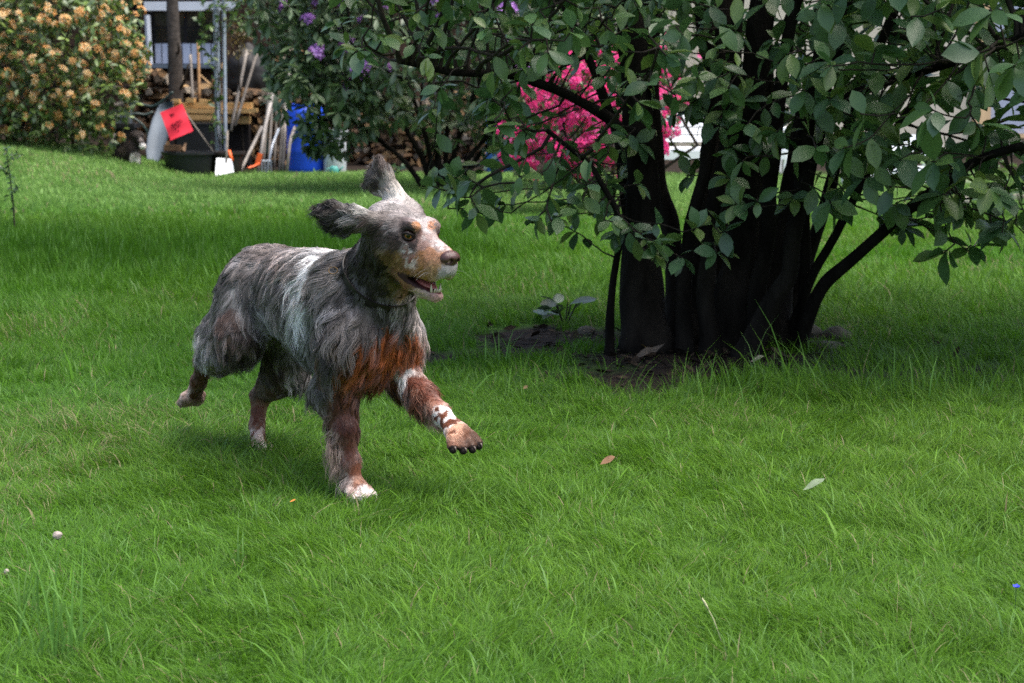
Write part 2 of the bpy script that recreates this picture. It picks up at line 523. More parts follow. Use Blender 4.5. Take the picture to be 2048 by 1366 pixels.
stem_px = [  # pixel path, depth from, depth to, base radius, top radius
    ([(1288, 672), (1286, 480), (1285, 300), (1270, 120), (1262, -60), (1230, -330)], 6.45, 6.5, .080, .046),
    ([(1402, 668), (1405, 480), (1422, 330), (1428, 180), (1415, 20), (1380, -300)], 6.65, 6.9, .070, .040),
    ([(1462, 672), (1478, 520), (1492, 330), (1500, 160), (1540, -40), (1590, -330)], 6.5, 6.4, .074, .042),
    ([(1535, 668), (1568, 520), (1592, 360), (1622, 200), (1690, 20), (1800, -260)], 6.6, 6.7, .080, .042),
    ([(1430, 672), (1438, 500), (1430, 330), (1448, 150), (1452, -10), (1460, -320)], 6.8, 7.0, .060, .036),
    ([(1348, 672), (1350, 560), (1342, 450), (1315, 370), (1302, 220), (1310, 40), (1310, -260)], 6.85, 7.1, .050, .030),
    ([(1315, 672), (1306, 520), (1295, 360), (1290, 200), (1290, 20), (1290, -200)], 7.0, 7.2, .034, .020),
    ([(1366, 674), (1372, 560), (1385, 440), (1415, 340), (1430, 200), (1440, 60), (1450, -160)], 6.4, 6.5, .033, .020),
    ([(1425, 674), (1412, 560), (1425, 420), (1462, 260), (1470, 80), (1500, -180)], 6.35, 6.3, .036, .020),
    ([(1510, 672), (1522, 560), (1540, 400), (1548, 240), (1580, 60), (1640, -160)], 6.4, 6.3, .038, .022),
    ([(1565, 668), (1590, 580), (1640, 470), (1665, 330), (1720, 180), (1800, 0)], 6.7, 6.8, .036, .020),
    ([(1480, 672), (1500, 560), (1515, 420), (1530, 280), (1525, 100), (1510, -160)], 7.0, 7.2, .05, .03),
    ([(1262, 668), (1250, 560), (1258, 440), (1240, 300), (1190, 150), (1120, 0)], 6.6, 6.8, .032, .016),
    ([(1485, 662), (1540, 610), (1580, 545), (1596, 420), (1604, 280), (1640, 100), (1700, -120)], 6.3, 6.1, .042, .024),
    ([(1590, 640), (1650, 560), (1760, 470), (1850, 385), (1960, 318), (2110, 270)], 6.5, 5.7, .026, .012),
    ([(1575, 640), (1630, 540), (1690, 430), (1745, 330), (1830, 200)], 6.6, 6.1, .020, .010),
    ([(1605, 640), (1612, 540), (1608, 440), (1630, 300), (1680, 180)], 6.55, 6.4, .022, .012),
    ([(1215, 655), (1228, 570), (1240, 490), (1236, 420), (1180, 330), (1090, 260)], 6.35, 6.1, .014, .008),
    ([(1300, 330), (1230, 240), (1130, 185), (1020, 150), (900, 140), (800, 120)], 6.45, 6.0, .022, .010),
    ([(1620, 250), (1700, 190), (1800, 150), (1920, 120), (2080, 60)], 6.4, 5.6, .020, .010),
]
stems = []
for px, y0, y1, r0, r1 in stem_px:
    ys_ = np.linspace(y0, y1, len(px))
    P = np.array([at(a, b, yy) for (a, b), yy in zip(px, ys_)])
    if px[0][1] > 600: P[0, 2] = -0.03
    Q = pline(P, 46)
    Q += (np.stack([vnoise(Q, 5, o) for o in (1.1, 4.4, 8.8)], -1) - 0.5) * 0.03 * (r0 / 0.08 + 0.4)
    stems.append(Q)
    n = 16; rr = np.linspace(0, 1, len(Q))
    rad = (r0 + (r1 - r0) * rr) * (0.86 if r0 > 0.03 else 1.0)
    if px[0][1] > 600: rad = rad * (1 + 0.55 * np.exp(-rr * 16))
    b = MB(); b.tube(Q, rad * (1 + 0.22 * (vnoise(Q, 9, 2) - .5)), n)
    if r0 > 0.03:                                              # bark ridges and knots
        V_ = b.V[0]; ctr = np.repeat(Q, n, 0); d_ = V_ - ctr; k_ = np.tile(np.arange(n), len(Q))
        rid = 0.16 * (vnoise(np.stack([k_ * 0.9, ctr[:, 2] * 1.5, k_ * 0], -1), 1.0, r0 * 90) - .5) + 0.22 * (vnoise(V_, 16, 3) - .5)
        b.V[0] = ctr + d_ * (1 + rid)[:, None]
    o = b.build("trunk" if r0 > 0.03 else "branch", m_bark, TREE, True)
    o.matrix_parent_inverse = Matrix.Translation(-Vector(TREE_O))
att = np.concatenate([
    ell_pts((0.10, 6.25, 1.16), (0.80, 0.85, 0.76), 1300),
    ell_pts((-0.15, 6.15, 1.30), (0.55, 0.6, 0.45), 420),
    ell_pts((1.72, 6.0, 1.12), (0.90, 0.9, 0.80), 1050),
    ell_pts((1.15, 5.75, 1.05), (0.35, 0.4, 0.4), 110),
    ell_pts((0.95, 6.5, 2.2), (1.9, 1.7, 0.95), 2300),
    ell_pts((2.2, 6.7, 1.5), (0.8, 0.9, 0.6), 240),
    ell_pts((3.0, 6.5, 2.05), (1.1, 1.3, 0.65), 560),  # crown lobe out of view, added to shade the lawn at right
    ell_pts((0.75, 7.3, 1.25), (1.0, 0.5, 0.6), 260),
    ell_pts((0.55, 5.95, 0.42), (0.20, 0.12, 0.07), 16),
    ell_pts((0.62, 6.75, 0.75), (0.16, 0.15, 0.16), 45),
    ell_pts((0.56, 6.8, 1.4), (0.25, 0.2, 0.22), 60),
    ell_pts((0.95, 6.0, 0.72), (0.28, 0.22, 0.28), 60),
    ell_pts((1.35, 5.9, 0.62), (0.35, 0.3, 0.2), 60),
    ell_pts((0.80, 6.9, 1.1), (0.8, 0.3, 0.5), 160),
    ell_pts((0.78, 6.05, 0.95), (0.15, 0.15, 0.2), 18),
    ell_pts((0.52, 6.05, 1.15), (0.12, 0.15, 0.15), 14),
])
ok, px, py, zz = shown(att, 4000)
# keep the view to the stems open, as the shade does
gap = (np.abs(px - 1350) < 50) & (py > 215) & (py < 360) & (att[:, 1] < 6.6)
gap |= (px > 1260) & (px < 1450) & (py > 250) & (py < 470) & (att[:, 1] < 7.6) & (TR.rand(len(att)) < 0.75)
gap |= (px > 1040) & (px < 1250) & (py > 110) & (py < 335) & (TR.rand(len(att)) < 0.80)
gap |= (px < 960) & (py > 10 + np.clip(px - 660, 0, 400) * 0.2) & (TR.rand(len(att)) < 0.93 - 0.55 * (py < 140) * (px > 660)) & (py < 330)
gap |= (px < 830) & (py > 150)
gap |= (px < 650)
gap |= (px > 1250) & (px < 1430) & (py > 85) & (py < 190) & (TR.rand(len(att)) < 0.6)
gap |= (px > 1310) & (px < 1400) & (py > 225) & (py < 340) & (TR.rand(len(att)) < 0.9)
low = (py > 470 + 60 * (px > 1500)) & ~((px > 1230) & (px < 1500))
att = att[~gap & ~low & (att[:, 2] > 0.3)]
NT, PT = grow(stems, att, 0.055, 0.45, 0.075, 80, 5)
rT, chT = pipe_radii(NT, PT, 0.0026, 2.3, 0.02)
nst = sum(len(s) for s in stems)
P2 = PT.copy(); P2[:nst] = -1
o = link("branches", edges_mesh("branches", NT, P2, np.minimum(rT, 0.012), 5), m_twig, TREE); o.matrix_parent_inverse = Matrix.Translation(-Vector(TREE_O)); o["kind"] = "stuff"
tipi = np.where((chT == 0) & (np.arange(len(NT)) >= nst))[0]
midi = np.where((chT == 1) & (np.arange(len(NT)) >= nst))[0]; midi = midi[TR.rand(len(midi)) < 0.30]
ti = np.concatenate([tipi, midi])
dT = NT[ti] - NT[PT[ti]]; dT /= np.linalg.norm(dT, axis=1)[:, None] + 1e-9
nper = np.where(chT[ti] == 0, TR.randint(4, 7, len(ti)), TR.randint(1, 3, len(ti)))
def rep_whorls(tips, dirs, nper, rs, **k):
    out = []
    for n_ in np.unique(nper):
        s_ = nper == n_
        p, f, _ = whorls(tips[s_], dirs[s_], int(n_), rs, **k); out.append((p, f))
    return np.concatenate([a for a, _ in out]), np.concatenate([b for _, b in out])
lp, lf = rep_whorls(NT[ti], dT, nper, TR, spread=0.95, droop=0.10)
lsz = (0.055 + 0.055 * TR.rand(len(lp))) * (0.85 + 0.3 * sstep(0.5, 1.4, lp[:, 0]))
print("tree nodes", len(NT), "leaves", len(lp))
SH = [leaf_shape(0.52, 4, 0.18, 0.16), leaf_shape(0.58, 4, 0.10, 0.28), leaf_shape(0.48, 4, 0.3, 0.1)]
lcol = [(0.072, 0.150, 0.048), (0.085, 0.168, 0.046), (0.056, 0.120, 0.042), (0.100, 0.182, 0.046), (0.080, 0.155, 0.066), (0.120, 0.190, 0.042)]
vis, px, py, zz = shown(lp)
score = np.where(vis, lsz / zz * (zz < 6.3), 0) * (0.6 + 0.4 * TR.rand(len(lp)))
order = np.argsort(-score); single = order[:300]; rest = order[300:]
leaf_objects("leaf", SH, TREE, lp[single], lf[single], lsz[single], TR.randint(0, 6, 300), m_leaf, lcol, TREE_O)
k = TR.randint(0, 6, len(rest)); cv = np.array(lcol)[k] * (0.8 + 0.4 * TR.rand(len(rest)))[:, None]
Vs, Fs, Cs, of = [], [], [], 0
for q in range(3):
    s_ = (k % 3) == q
    V, F, C_ = many(SH[q], lp[rest][s_], lf[rest][s_], lsz[rest][s_], cv[s_])
    Vs.append(V); Fs.append(F + of); Cs.append(C_); of += len(V)
o = link("foliage", npmesh("foliage", np.concatenate(Vs), np.concatenate(Fs), True, {"col": np.concatenate(Cs)}), m_leaf, TREE)
o.matrix_parent_inverse = Matrix.Translation(-Vector(TREE_O)); o["kind"] = "stuff"
# ------------------------------------------------------------------ flowering shrubs
def floret(n=5, r=1.0, depth=0.45, wid=0.75):
    """one funnel-shaped flower opening along +X"""
    V = []; F = []
    for k in range(n):
        a = 2 * math.pi * k / n; c, s = math.cos(a), math.sin(a)
        t = np.array([0, -s, c]); rad = np.array([0, c, s])
        b = len(V)
        V += [np.array([0, 0, 0]) + rad * 0.08 - t * 0.05, np.array([0, 0, 0]) + rad * 0.08 + t * 0.05,
              np.array([depth, 0, 0]) + rad * 0.55 * r + t * wid * 0.42, np.array([depth, 0, 0]) + rad * 0.55 * r - t * wid * 0.42,
              np.array([depth * 1.05, 0, 0]) + rad * 1.0 * r]
        F += [(b, b + 1, b + 2, b + 3), (b + 3, b + 2, b + 4, b + 4)]
    return np.array(V), F
def truss(nf, rs, cols, size=0.5, wide=1.0):
    """a rounded head of florets facing outwards along +X; unit radius about 1"""
    V0, F0 = floret()
    V = []; F = []; C_ = []; n = 0
    for i in range(nf):
        th = rs.rand() * 6.283 if i else 0; ph = (rs.rand() ** 0.6) * 1.25 if i else 0
        d = np.array([math.cos(ph), math.sin(ph) * math.cos(th), math.sin(ph) * math.sin(th)])
        fr = frames(d[None], rs.randn(1, 3))[0]
        V.append(V0 @ fr * size + d * 0.55 * np.array([0.7, wide, wide])); c = np.array(cols[rs.randint(len(cols))]) * (0.8 + 0.4 * rs.rand())
        cc = np.repeat(c[None], len(V0), 0); C_.append(cc)
        for f in F0: F.append([x + n for x in f])
        n += len(V0)
    F3 = []
    for f in F:
        F3 += [(f[0], f[1], f[2]), (f[0], f[2], f[3])] if f[3] != f[2] else []
        if len(set(f)) == 3: F3.append(tuple(dict.fromkeys(f)))
    return np.concatenate(V), np.array(F3), np.concatenate(C_)
def shrub(name, label, base, stems, att, step, infl, kill, nper, lshape, lsize, lcols, seed, cap=0.012, single=0, twig=0.0022, flowers=None, wmat=None, spread=0.9, droop=0.12, iters=70, stemr=None, midp=0.3):
    rs = np.random.RandomState(seed)
    root = empty(name, tuple(base)); tag(root, label, "shrub")
    inv = Matrix.Translation(-Vector(base))
    wm = wmat or m_twig
    for i, st in enumerate(stems):
        b = MB(); r0 = stemr[i] if stemr else 0.02
        b.tube(st, np.linspace(r0, r0 * 0.5, len(st)), 8); o = b.build("stem", wm, root, True); o.matrix_parent_inverse = inv
    N, par = grow(stems, att, step, infl, kill, iters, seed)
    r, ch = pipe_radii(N, par, twig, 2.3, cap)
    ns = sum(len(s) for s in stems); p2 = par.copy(); p2[:ns] = -1
    o = link("branches", edges_mesh("branches", N, p2, r, 4), wm, root); o.matrix_parent_inverse = inv; o["kind"] = "stuff"
    idx = np.arange(len(N))
    tips = idx[(ch == 0) & (idx >= ns)]; mid = idx[(ch == 1) & (idx >= ns)]; mid = mid[rs.rand(len(mid)) < midp]
    ti = np.concatenate([tips, mid]); d = N[ti] - N[par[ti]]; d /= np.linalg.norm(d, axis=1)[:, None] + 1e-9
    lp, lf = rep_whorls(N[ti], d, np.where(ch[ti] == 0, rs.randint(nper[0], nper[1], len(ti)), 2), rs, spread=spread, droop=droop)
    sz = lsize[0] + (lsize[1] - lsize[0]) * rs.rand(len(lp))
    vis, px, py, zz = shown(lp)
    order = np.argsort(-(np.where(vis, sz / zz, 0) * (zz < np.median(zz)) * (0.5 + rs.rand(len(lp)))))
    sg, rest = order[:single], order[single:]
    if single: leaf_objects("leaf", [lshape], root, lp[sg], lf[sg], sz[sg], rs.randint(0, 6, single), m_leaf, lcols, base)
    k = rs.randint(0, len(lcols), len(rest)); cv = np.array(lcols)[k] * (0.75 + 0.5 * rs.rand(len(rest)))[:, None]
    V, F, C_ = many(lshape, lp[rest], lf[rest], sz[rest], cv)
    o = link("foliage", npmesh("foliage", V, F, True, {"col": C_}), m_leaf, root); o.matrix_parent_inverse = inv; o["kind"] = "stuff"
    print(name, "nodes", len(N), "leaves", len(lp), "tips", len(tips))
    if flowers:
        prob, fs, fcols, nf, maxn, sel, fname, wide = flowers
        tp = N[tips]; td = N[tips] - N[par[tips]]; td /= np.linalg.norm(td, axis=1)[:, None] + 1e-9
        m = sel(tp, rs) & (rs.rand(len(tips)) < prob)
        tp, td = tp[m] + td[m] * fs * 0.3, td[m]
        outw = tp - np.array(base) - np.array([0, 0, 0.7]); outw /= np.linalg.norm(outw, axis=1)[:, None]
        ax = td * 0.4 + outw * 0.7 + np.array([0, -0.25, 0.35])
        fr = frames(ax, rs.randn(len(tp), 3)); fsz = fs * (0.75 + 0.5 * rs.rand(len(tp)))
        vis, px, py, zz = shown(tp, 15)
        order = np.argsort(-(np.where(vis, fsz / zz, 0) + 1e-4 * (zz < np.median(zz)) * vis))
        mes = []
        for q in range(5):
            tv, tf, tc = truss(nf, rs, fcols, wide=wide)
            me = npmesh(fname, tv, tf, False, {"col": tc}); me.materials.append(m_petal); mes.append((me, tv, tf, tc))
        for i in order[:maxn]:
            o = bpy.data.objects.new(fname, mes[rs.randint(5)][0]); o.parent = root
            s_ = fsz[i]; f = fr[i]; p = tp[i] - np.array(base)
            o.matrix_basis = Matrix(((f[0][0] * s_, f[1][0] * s_, f[2][0] * s_, p[0]), (f[0][1] * s_, f[1][1] * s_, f[2][1] * s_, p[1]), (f[0][2] * s_, f[1][2] * s_, f[2][2] * s_, p[2]), (0, 0, 0, 1)))
            COL.objects.link(o)
        rest = order[maxn:]
        if len(rest):
            Vs, Fs, Cs, of = [], [], [], 0
            for i in rest:
                _, tv, tf, tc = mes[rs.randint(5)]
                Vs.append(tv @ fr[i] * fsz[i] + tp[i]); Fs.append(tf + of); Cs.append(tc); of += len(tv)
            o = link("blossom", npmesh("blossom", np.concatenate(Vs), np.concatenate(Fs), False, {"col": np.concatenate(Cs)}), m_petal, root)
            o.matrix_parent_inverse = inv; o["kind"] = "stuff"
        print("   flowers", len(tp))
    return root
SR = np.random.RandomState(77)
# -- orange azalea on the bank
bz = 0.36
base = np.array([-5.3, 18.9, bz])
att = np.concatenate([ell_pts((-5.5, 18.9, 1.35), (1.75, 1.2, 1.2), 3000, 0.72, SR), ell_pts((-4.55, 18.5, 1.15), (0.75, 0.8, 1.05), 1000, 0.6, SR), ell_pts((-6.3, 18.3, 1.0), (1.3, .9, .9), 800, 0.6, SR), ell_pts((-5.0, 18.3, 0.85), (0.9, .5, .45), 400, 0.3, SR), ell_pts((-5.3, 18.9, 1.2), (1.2, .8, .9), 220, 0.1, SR)])
att = att[(att[:, 2] > HGT(att[:, 0], att[:, 1]) + 0.06)]
stems = [pline([base + [dx, dy, -0.03], base + [dx * 3, dy * 3, 0.35], base + [dx * 7, dy * 6, 0.8]], 8) for dx, dy in ((0.02, 0), (-.1, .03), (.1, -.03), (.05, .08), (-.06, -.08), (-.16, -.04), (.15, .03))]
azalea_l = leaf_shape(0.42, 3, 0.15, 0.2)
shrub("orange_azalea", "big azalea covered in apricot orange blossom on the grassy bank at left", base, stems, att, 0.085, 0.9, 0.062, (5, 8), azalea_l, (0.065, 0.105),
      [(0.115, 0.185, 0.040), (0.080, 0.135, 0.036), (0.160, 0.235, 0.042), (0.125, 0.195, 0.044), (0.085, 0.140, 0.055), (0.125, 0.170, 0.080)], 31, single=0,
      flowers=(0.34, 0.066, [(0.70, 0.38, 0.13), (0.76, 0.50, 0.22), (0.80, 0.60, 0.36), (0.64, 0.31, 0.10), (0.82, 0.66, 0.38)], 7, 300, lambda p, rs: np.ones(len(p), bool), "flower_cluster", 1.0))
# -- dark rhododendron with a few mauve flowers
base = np.array([-0.66, 16.6, 0.0])
att = np.concatenate([ell_pts((-0.55, 16.6, 1.45), (1.55, 1.2, 1.1), 2600, 0.75, SR), ell_pts((-1.62, 16.2, 0.95), (0.55, 0.5, 0.62), 700, 0.4, SR), ell_pts((-1.7, 16.5, 1.7), (0.75, 0.7, 0.75), 520, 0.6, SR), ell_pts((0.55, 16.7, 1.45), (0.9, 0.8, 0.95), 650, 0.6, SR), ell_pts((0.1, 16.2, 0.9), (0.5, .5, .35), 90, 0.3, SR)])
ok, px, py, zz = shown(att, 3000)
att = att[~((py > 235) & (px > 735) & (px < 960) & (SR.rand(len(att)) < 0.72)) & (att[:, 2] > 0.3) & ~((py > 200) & (px < 610) & (SR.rand(len(att)) < .5))]
stems = []
for dx, dy, ex, ez in ((0, 0, -.1, 1.1), (.06, .02, .3, 1.0), (-.06, .03, -.5, .9), (.1, -.05, .65, .8), (-.12, -.02, -.85, .75), (.03, .08, .1, 1.2), (-.03, -.08, -.25, 1.0), (.14, .05, .9, .9)):
    stems.append(pline([base + [dx, dy, -0.04], base + [dx + ex * .25, dy * 2, ez * .4], base + [dx + ex, dy * 3, ez]], 10))
shrub("rhododendron", "dark leggy rhododendron with a few mauve flowers behind the running dog", base, stems, att, 0.085, 0.7, 0.072, (6, 9), leaf_shape(0.36, 3, 0.12, 0.25, 0.6), (0.10, 0.15),
      [(0.110, 0.170, 0.070), (0.080, 0.130, 0.058), (0.140, 0.200, 0.085), (0.065, 0.110, 0.048), (0.160, 0.215, 0.110), (0.100, 0.150, 0.075)], 32, single=300, stemr=[.04, .035, .035, .03, .03, .03, .03, .03], wmat=m_bark, cap=0.018,
      flowers=(0.07, 0.095, [(0.55, 0.26, 0.68), (0.62, 0.36, 0.72), (0.48, 0.20, 0.62)], 8, 90, lambda p, rs: (p[:, 1] < 16.6) & (p[:, 2] > 0.9), "flower_cluster", 1.0))
# -- pink azalea behind the tree
base = np.array([0.78, 13.9, 0.0])
att = np.concatenate([ell_pts((0.64, 13.9, 0.72), (0.68, 0.6, 0.52), 1500, 0.75, SR), ell_pts((0.35, 13.7, 0.50), (0.48, 0.4, 0.36), 600, 0.5, SR), ell_pts((1.25, 13.9, 1.15), (0.28, .3, .2), 70, 0.5, SR)])
att = att[att[:, 2] > 0.12]
stems = [pline([base + [dx, dy, -0.03], base + [dx * 3, dy * 3, 0.25], base + [dx * 7, dy * 5, 0.5]], 7) for dx, dy in ((0.0, 0.02), (-.09, .03), (.09, -.03), (.04, .07), (-.05, -.07))]
shrub("pink_azalea", "vivid pink azalea in full flower glimpsed through the dark tree stems", base, stems, att, 0.06, 0.6, 0.045, (4, 6), azalea_l, (0.03, 0.05),
      [(0.055, 0.105, 0.022), (0.085, 0.125, 0.025), (0.10, 0.135, 0.03), (0.045, 0.085, 0.02), (0.07, 0.11, 0.03), (0.06, 0.1, 0.02)], 33, single=0,
      flowers=(0.62, 0.055, [(0.86, 0.07, 0.30), (0.88, 0.12, 0.38), (0.82, 0.05, 0.25), (0.90, 0.18, 0.44)], 6, 300, lambda p, rs: (p[:, 2] > 0.22 + 0.22 * rs.rand(len(p))), "flower_cluster", 1.0))
# ------------------------------------------------------------------ the yard behind the lawn: shed, woodpiles, tools
YR = np.random.RandomState(5)
m_board = mat("shed_board", srgb(70, 52, 42), 0.85, 0.15, var=0.45, nscale=5, bump=0.5, bscale=40, stretch=(6, 6, 0.5))
m_white = mat("white_paint", srgb(205, 208, 214), 0.5, 0.3, var=0.08, nscale=5)
m_dark = mat("dark_frame", srgb(34, 30, 30), 0.7, 0.2)
m_glass = mat("window_glass", srgb(20, 21, 25), 0.08, 0.6, var=0.3, nscale=3)
m_panel = mat("pale_blue_panel", srgb(165, 172, 190), 0.6, 0.3, var=0.12, nscale=4)
m_brown = mat("brown_post", srgb(72, 50, 38), 0.85, 0.15, var=0.3, nscale=6, stretch=(4, 4, 0.5), bump=0.4)
m_grey = mat("weathered_grey_wood", srgb(128, 120, 112), 0.85, 0.2, var=0.35, nscale=10, bump=0.5, bscale=80, stretch=(5, 5, 0.6))
m_handle = [mat("handle_wood", srgb(c, c - 7, c - 14), 0.7, 0.25, var=0.3, nscale=14, bump=0.3) for c in (150, 128, 168, 112)]
m_lumber = mat("fresh_lumber", srgb(196, 158, 104), 0.7, 0.25, var=0.25, nscale=7, bump=0.3, bscale=50, stretch=(0.6, 6, 6))
m_log = [mat("log_wood", srgb(*c), 0.85, 0.15, var=0.4, nscale=14, bump=0.6, bscale=70) for c in ((150, 118, 84), (122, 98, 76), (138, 128, 114), (112, 88, 66), (168, 138, 100), (96, 84, 72))]
m_black = mat("black_plastic", srgb(36, 37, 41), 0.5, 0.4, var=0.2, nscale=6)
m_pot = mat("brown_black_plastic", srgb(50, 43, 41), 0.55, 0.35, var=0.2, nscale=6)
m_blue = mat("blue_plastic", srgb(28, 76, 205), 0.4, 0.4, var=0.15, nscale=4)
m_blue2 = mat("pale_blue_plastic", srgb(72, 128, 200), 0.45, 0.4, var=0.15, nscale=4)
m_zinc = mat("galvanised_steel", srgb(172, 180, 190), 0.45, 0.5, metal=0.35, var=0.25, nscale=22)
m_sheet = mat("grey_sheet_metal", srgb(92, 102, 112), 0.6, 0.3, metal=0.1, var=0.2, nscale=5)
m_orange = mat("orange_plastic", srgb(240, 105, 45), 0.45, 0.4, var=0.1)
m_red = mat("red_flag_cloth", srgb(238, 58, 78), 0.7, 0.2, var=0.2, nscale=9)
m_ink = mat("dark_ink", srgb(90, 14, 30), 0.8, 0.1)
m_hose = mat("green_hose", srgb(44, 62, 58), 0.4, 0.4, var=0.2)
m_tarp = mat("black_tarp", srgb(24, 23, 24), 0.6, 0.3, var=0.3, nscale=5, bump=0.6, bscale=14)
m_shovel = mat("white_shovel_blade", srgb(225, 228, 230), 0.45, 0.4, var=0.06)
m_teal = mat("teal_plastic", srgb(70, 150, 140), 0.45, 0.4)
m_gdark = mat("dark_green_plastic", srgb(30, 72, 62), 0.5, 0.35)
def gz(p): return float(HGT(p[0], p[1]))
def quadP(pxs, Y): return [at(a, b, Y) for a, b in pxs]
def slab(b, px0, px1, py0, py1, Y, d):
    """box seen between two columns and two rows of the picture at depth Y, d deep"""
    p = at(px0, py0, Y); q = at(px1, py1, Y)
    b.box(((p[0] + q[0]) / 2, Y + d / 2, (p[2] + q[2]) / 2), (abs(q[0] - p[0]), d, abs(p[2] - q[2])))
    return b
def slab_part(name, px0, px1, py0, py1, Y, d, m, parent):
    b = MB(); slab(b, px0, px1, py0, py1, Y, d)
    o = b.build(name, m, parent)
    if parent is not None:
        o.matrix_parent_inverse = Matrix.Translation(-parent.location)
    return o
def child(o, parent):
    o.parent = parent; o.matrix_parent_inverse = Matrix.Translation(-parent.location); return o
# -- shed
SY = 23.6
SHED = empty("garden_shed", (-4.6, SY + 1.5, 0))
tag(SHED, "dark wooden shed with white trimmed window behind the firewood", "shed")
def X_at(px, Y): return (px - 1024) / FPX * Y
slab_part("wall", -700, 262, -420, 318, SY + 0.35, 3.0, m_board, SHED)
x = X_at(448, SY)
i = 0
while x < X_at(960, SY):                                       # board by board
    wdt = 0.145 + 0.02 * YR.rand()
    b = MB(); b.box((x + wdt / 2, SY + 0.05 + YR.rand() * 0.012, 1.35), (wdt - 0.012, 0.03, 2.74))
    child(b.build("board", m_board, None), SHED); x += wdt
b = MB(); b.box(((X_at(448, SY) + X_at(960, SY)) / 2, SY + 1.75, 1.33), (X_at(960, SY) - X_at(448, SY) - .02, 3.3, 2.6)); child(b.build("wall", m_dark, None), SHED)
slab_part("wall", 292, 448, 129, 318, SY + 0.1, 3.0, m_board, SHED)
slab_part("wall", 292, 448, -420, 0, SY + 0.1, 3.0, m_board, SHED)
b = MB(); slab(b, 270, 290, -420, 318, SY - 0.05, 0.16); child(b.build("post", m_brown, None), SHED)
slab_part("beam", 288, 470, 3, 21, SY - 0.03, 0.12, m_white, SHED)
b = MB(); p0, p1 = at(294, 30, SY), at(300, 131, SY - 0.02); b.tube([p0, p1], 0.04, 4); child(b.build("trim", m_white, None), SHED)
win = slab_part("window", 304, 447, 22, 128, SY + 0.16, 0.06, m_dark, SHED)
def sub(o, par):
    o.parent = par; return o
for a0, a1 in ((308, 368), (374, 442)):
    b = MB(); slab(b, a0, a1, 26, 53, SY + 0.15, 0.02); sub(b.build("pane", m_glass, None), win)
    b = MB(); slab(b, a0, a1, 57, 83, SY + 0.15, 0.02); sub(b.build("pane", m_glass, None), win)
xx = 310
while xx < 440:
    wv = 14 + YR.rand() * 9; e = min(xx + wv, 442)
    b = MB(); slab(b, xx, e - 1.2, 87, 127, SY + 0.13, 0.02); sub(b.build("panel", m_panel, None), win); xx = e
slab_part("sill", 284, 452, 128, 136, SY - 0.12, 0.26, m_sheet, SHED)
b = MB(); slab(b, -760, 1010, -470, -421, SY - 0.6, 4.4); child(b.build("roof", mat("shed_roof", srgb(70, 66, 64), 0.9, 0.1), None), SHED)
# -- firewood
def log_mesh(kind, rs):
    """split piece of firewood, length 1 along Y"""
    n = {0: 3, 1: 4, 2: 7, 3: 4}[kind]
    a0 = rs.rand() * 6.28; P = []
    for k in range(n):
        a = a0 + 6.283 * k / n + rs.randn() * 0.22; r = 0.5 * (0.75 + 0.4 * rs.rand()); P.append((r * math.cos(a), r * math.sin(a) * (0.7 if kind == 3 else 1)))
    V = []
    for y_, tw in ((-0.5, 0), (0, 0.06), (0.5, 0.1)):
        for (u_, v_) in P:
            V.append((u_ * (1 + rs.randn() * 0.06) + tw * 0.3 * rs.randn(), y_ + rs.randn() * 0.015, v_ * (1 + rs.randn() * 0.06)))
    F = [tuple(range(n))[::-1], tuple(2 * n + k for k in range(n))]
    for i in range(2):
        for k in range(n): F.append((i * n + k, i * n + (k + 1) % n, (i + 1) * n + (k + 1) % n, (i + 1) * n + k))
    me = bpy.data.meshes.new("log"); me.from_pydata(V, [], F); me.update(); return me
LOGS = []
for k in range(18):
    me = log_mesh(k % 4, YR); me.materials.append(m_log[k % 6]); LOGS.append(me)
def woodpile(label, px0, px1, py0, py1, Y, cell, jit=0.5, side=0.25, depth=0.3):
    """logs stacked in rows between rows and columns of the picture"""
    p, q = at(px0, py1, Y), at(px1, py0, Y)
    root = empty("woodpile", ((p[0] + q[0]) / 2, Y, 0)); tag(root, label, "woodpile", "firewood stacked in front of the shed")
    z = p[2] + cell / 2; r = 0; n = 0
    while z < q[2]:
        top = 1 - 0.22 * vnoise(np.array([[p[0], Y, r]]), 1.7)[0]
        x = p[0] + (r % 2) * cell / 2
        while x < q[0]:
            if z < p[2] + (q[2] - p[2]) * (0.72 + 0.5 * vnoise(np.array([[x * 2.1, Y, 0.0]]), 1.0)[0]):
                o = bpy.data.objects.new("log", LOGS[YR.randint(18)]); o.parent = root
                c = cell * (0.85 + 0.5 * YR.rand())
                o.location = (x + YR.randn() * cell * 0.12 * jit - root.location[0], YR.rand() * depth * 0.5 - 0.05, z + YR.randn() * cell * 0.08)
                if YR.rand() < side: o.rotation_euler = (YR.randn() * 0.1, YR.randn() * 0.5, 1.57 + YR.randn() * 0.4); ll = 0.32
                else: o.rotation_euler = (YR.randn() * 0.1, YR.rand() * 6.28, YR.randn() * 0.25 * jit); ll = 0.36
                o.scale = (c, ll, c); COL.objects.link(o); n += 1
            x += cell * (0.92 + 0.15 * YR.rand())
        z += cell * 0.82; r += 1
    # the dark core that the outer logs lean on
    b = MB(); b.box((root.location[0], Y + 0.42, (p[2] + q[2]) / 2 - 0.06), (q[0] - p[0] - 0.05, 0.3, (q[2] - p[2]) * 0.8)); child(b.build("inner_logs", m_log[5], None), root)
    return n
woodpile("tumbled brown firewood under the shed window, left of the bare trunk", 262, 350, 136, 330, 21.6, 0.085, 1.2, 0.5)
woodpile("loose firewood between the bare trunk and the steel pole", 352, 452, 132, 330, 21.8, 0.085, 1.2, 0.4)
woodpile("stack of grey split firewood right of the steel pole, behind the tool handles", 455, 560, 178, 332, 21.0, 0.075, 0.8, 0.25)
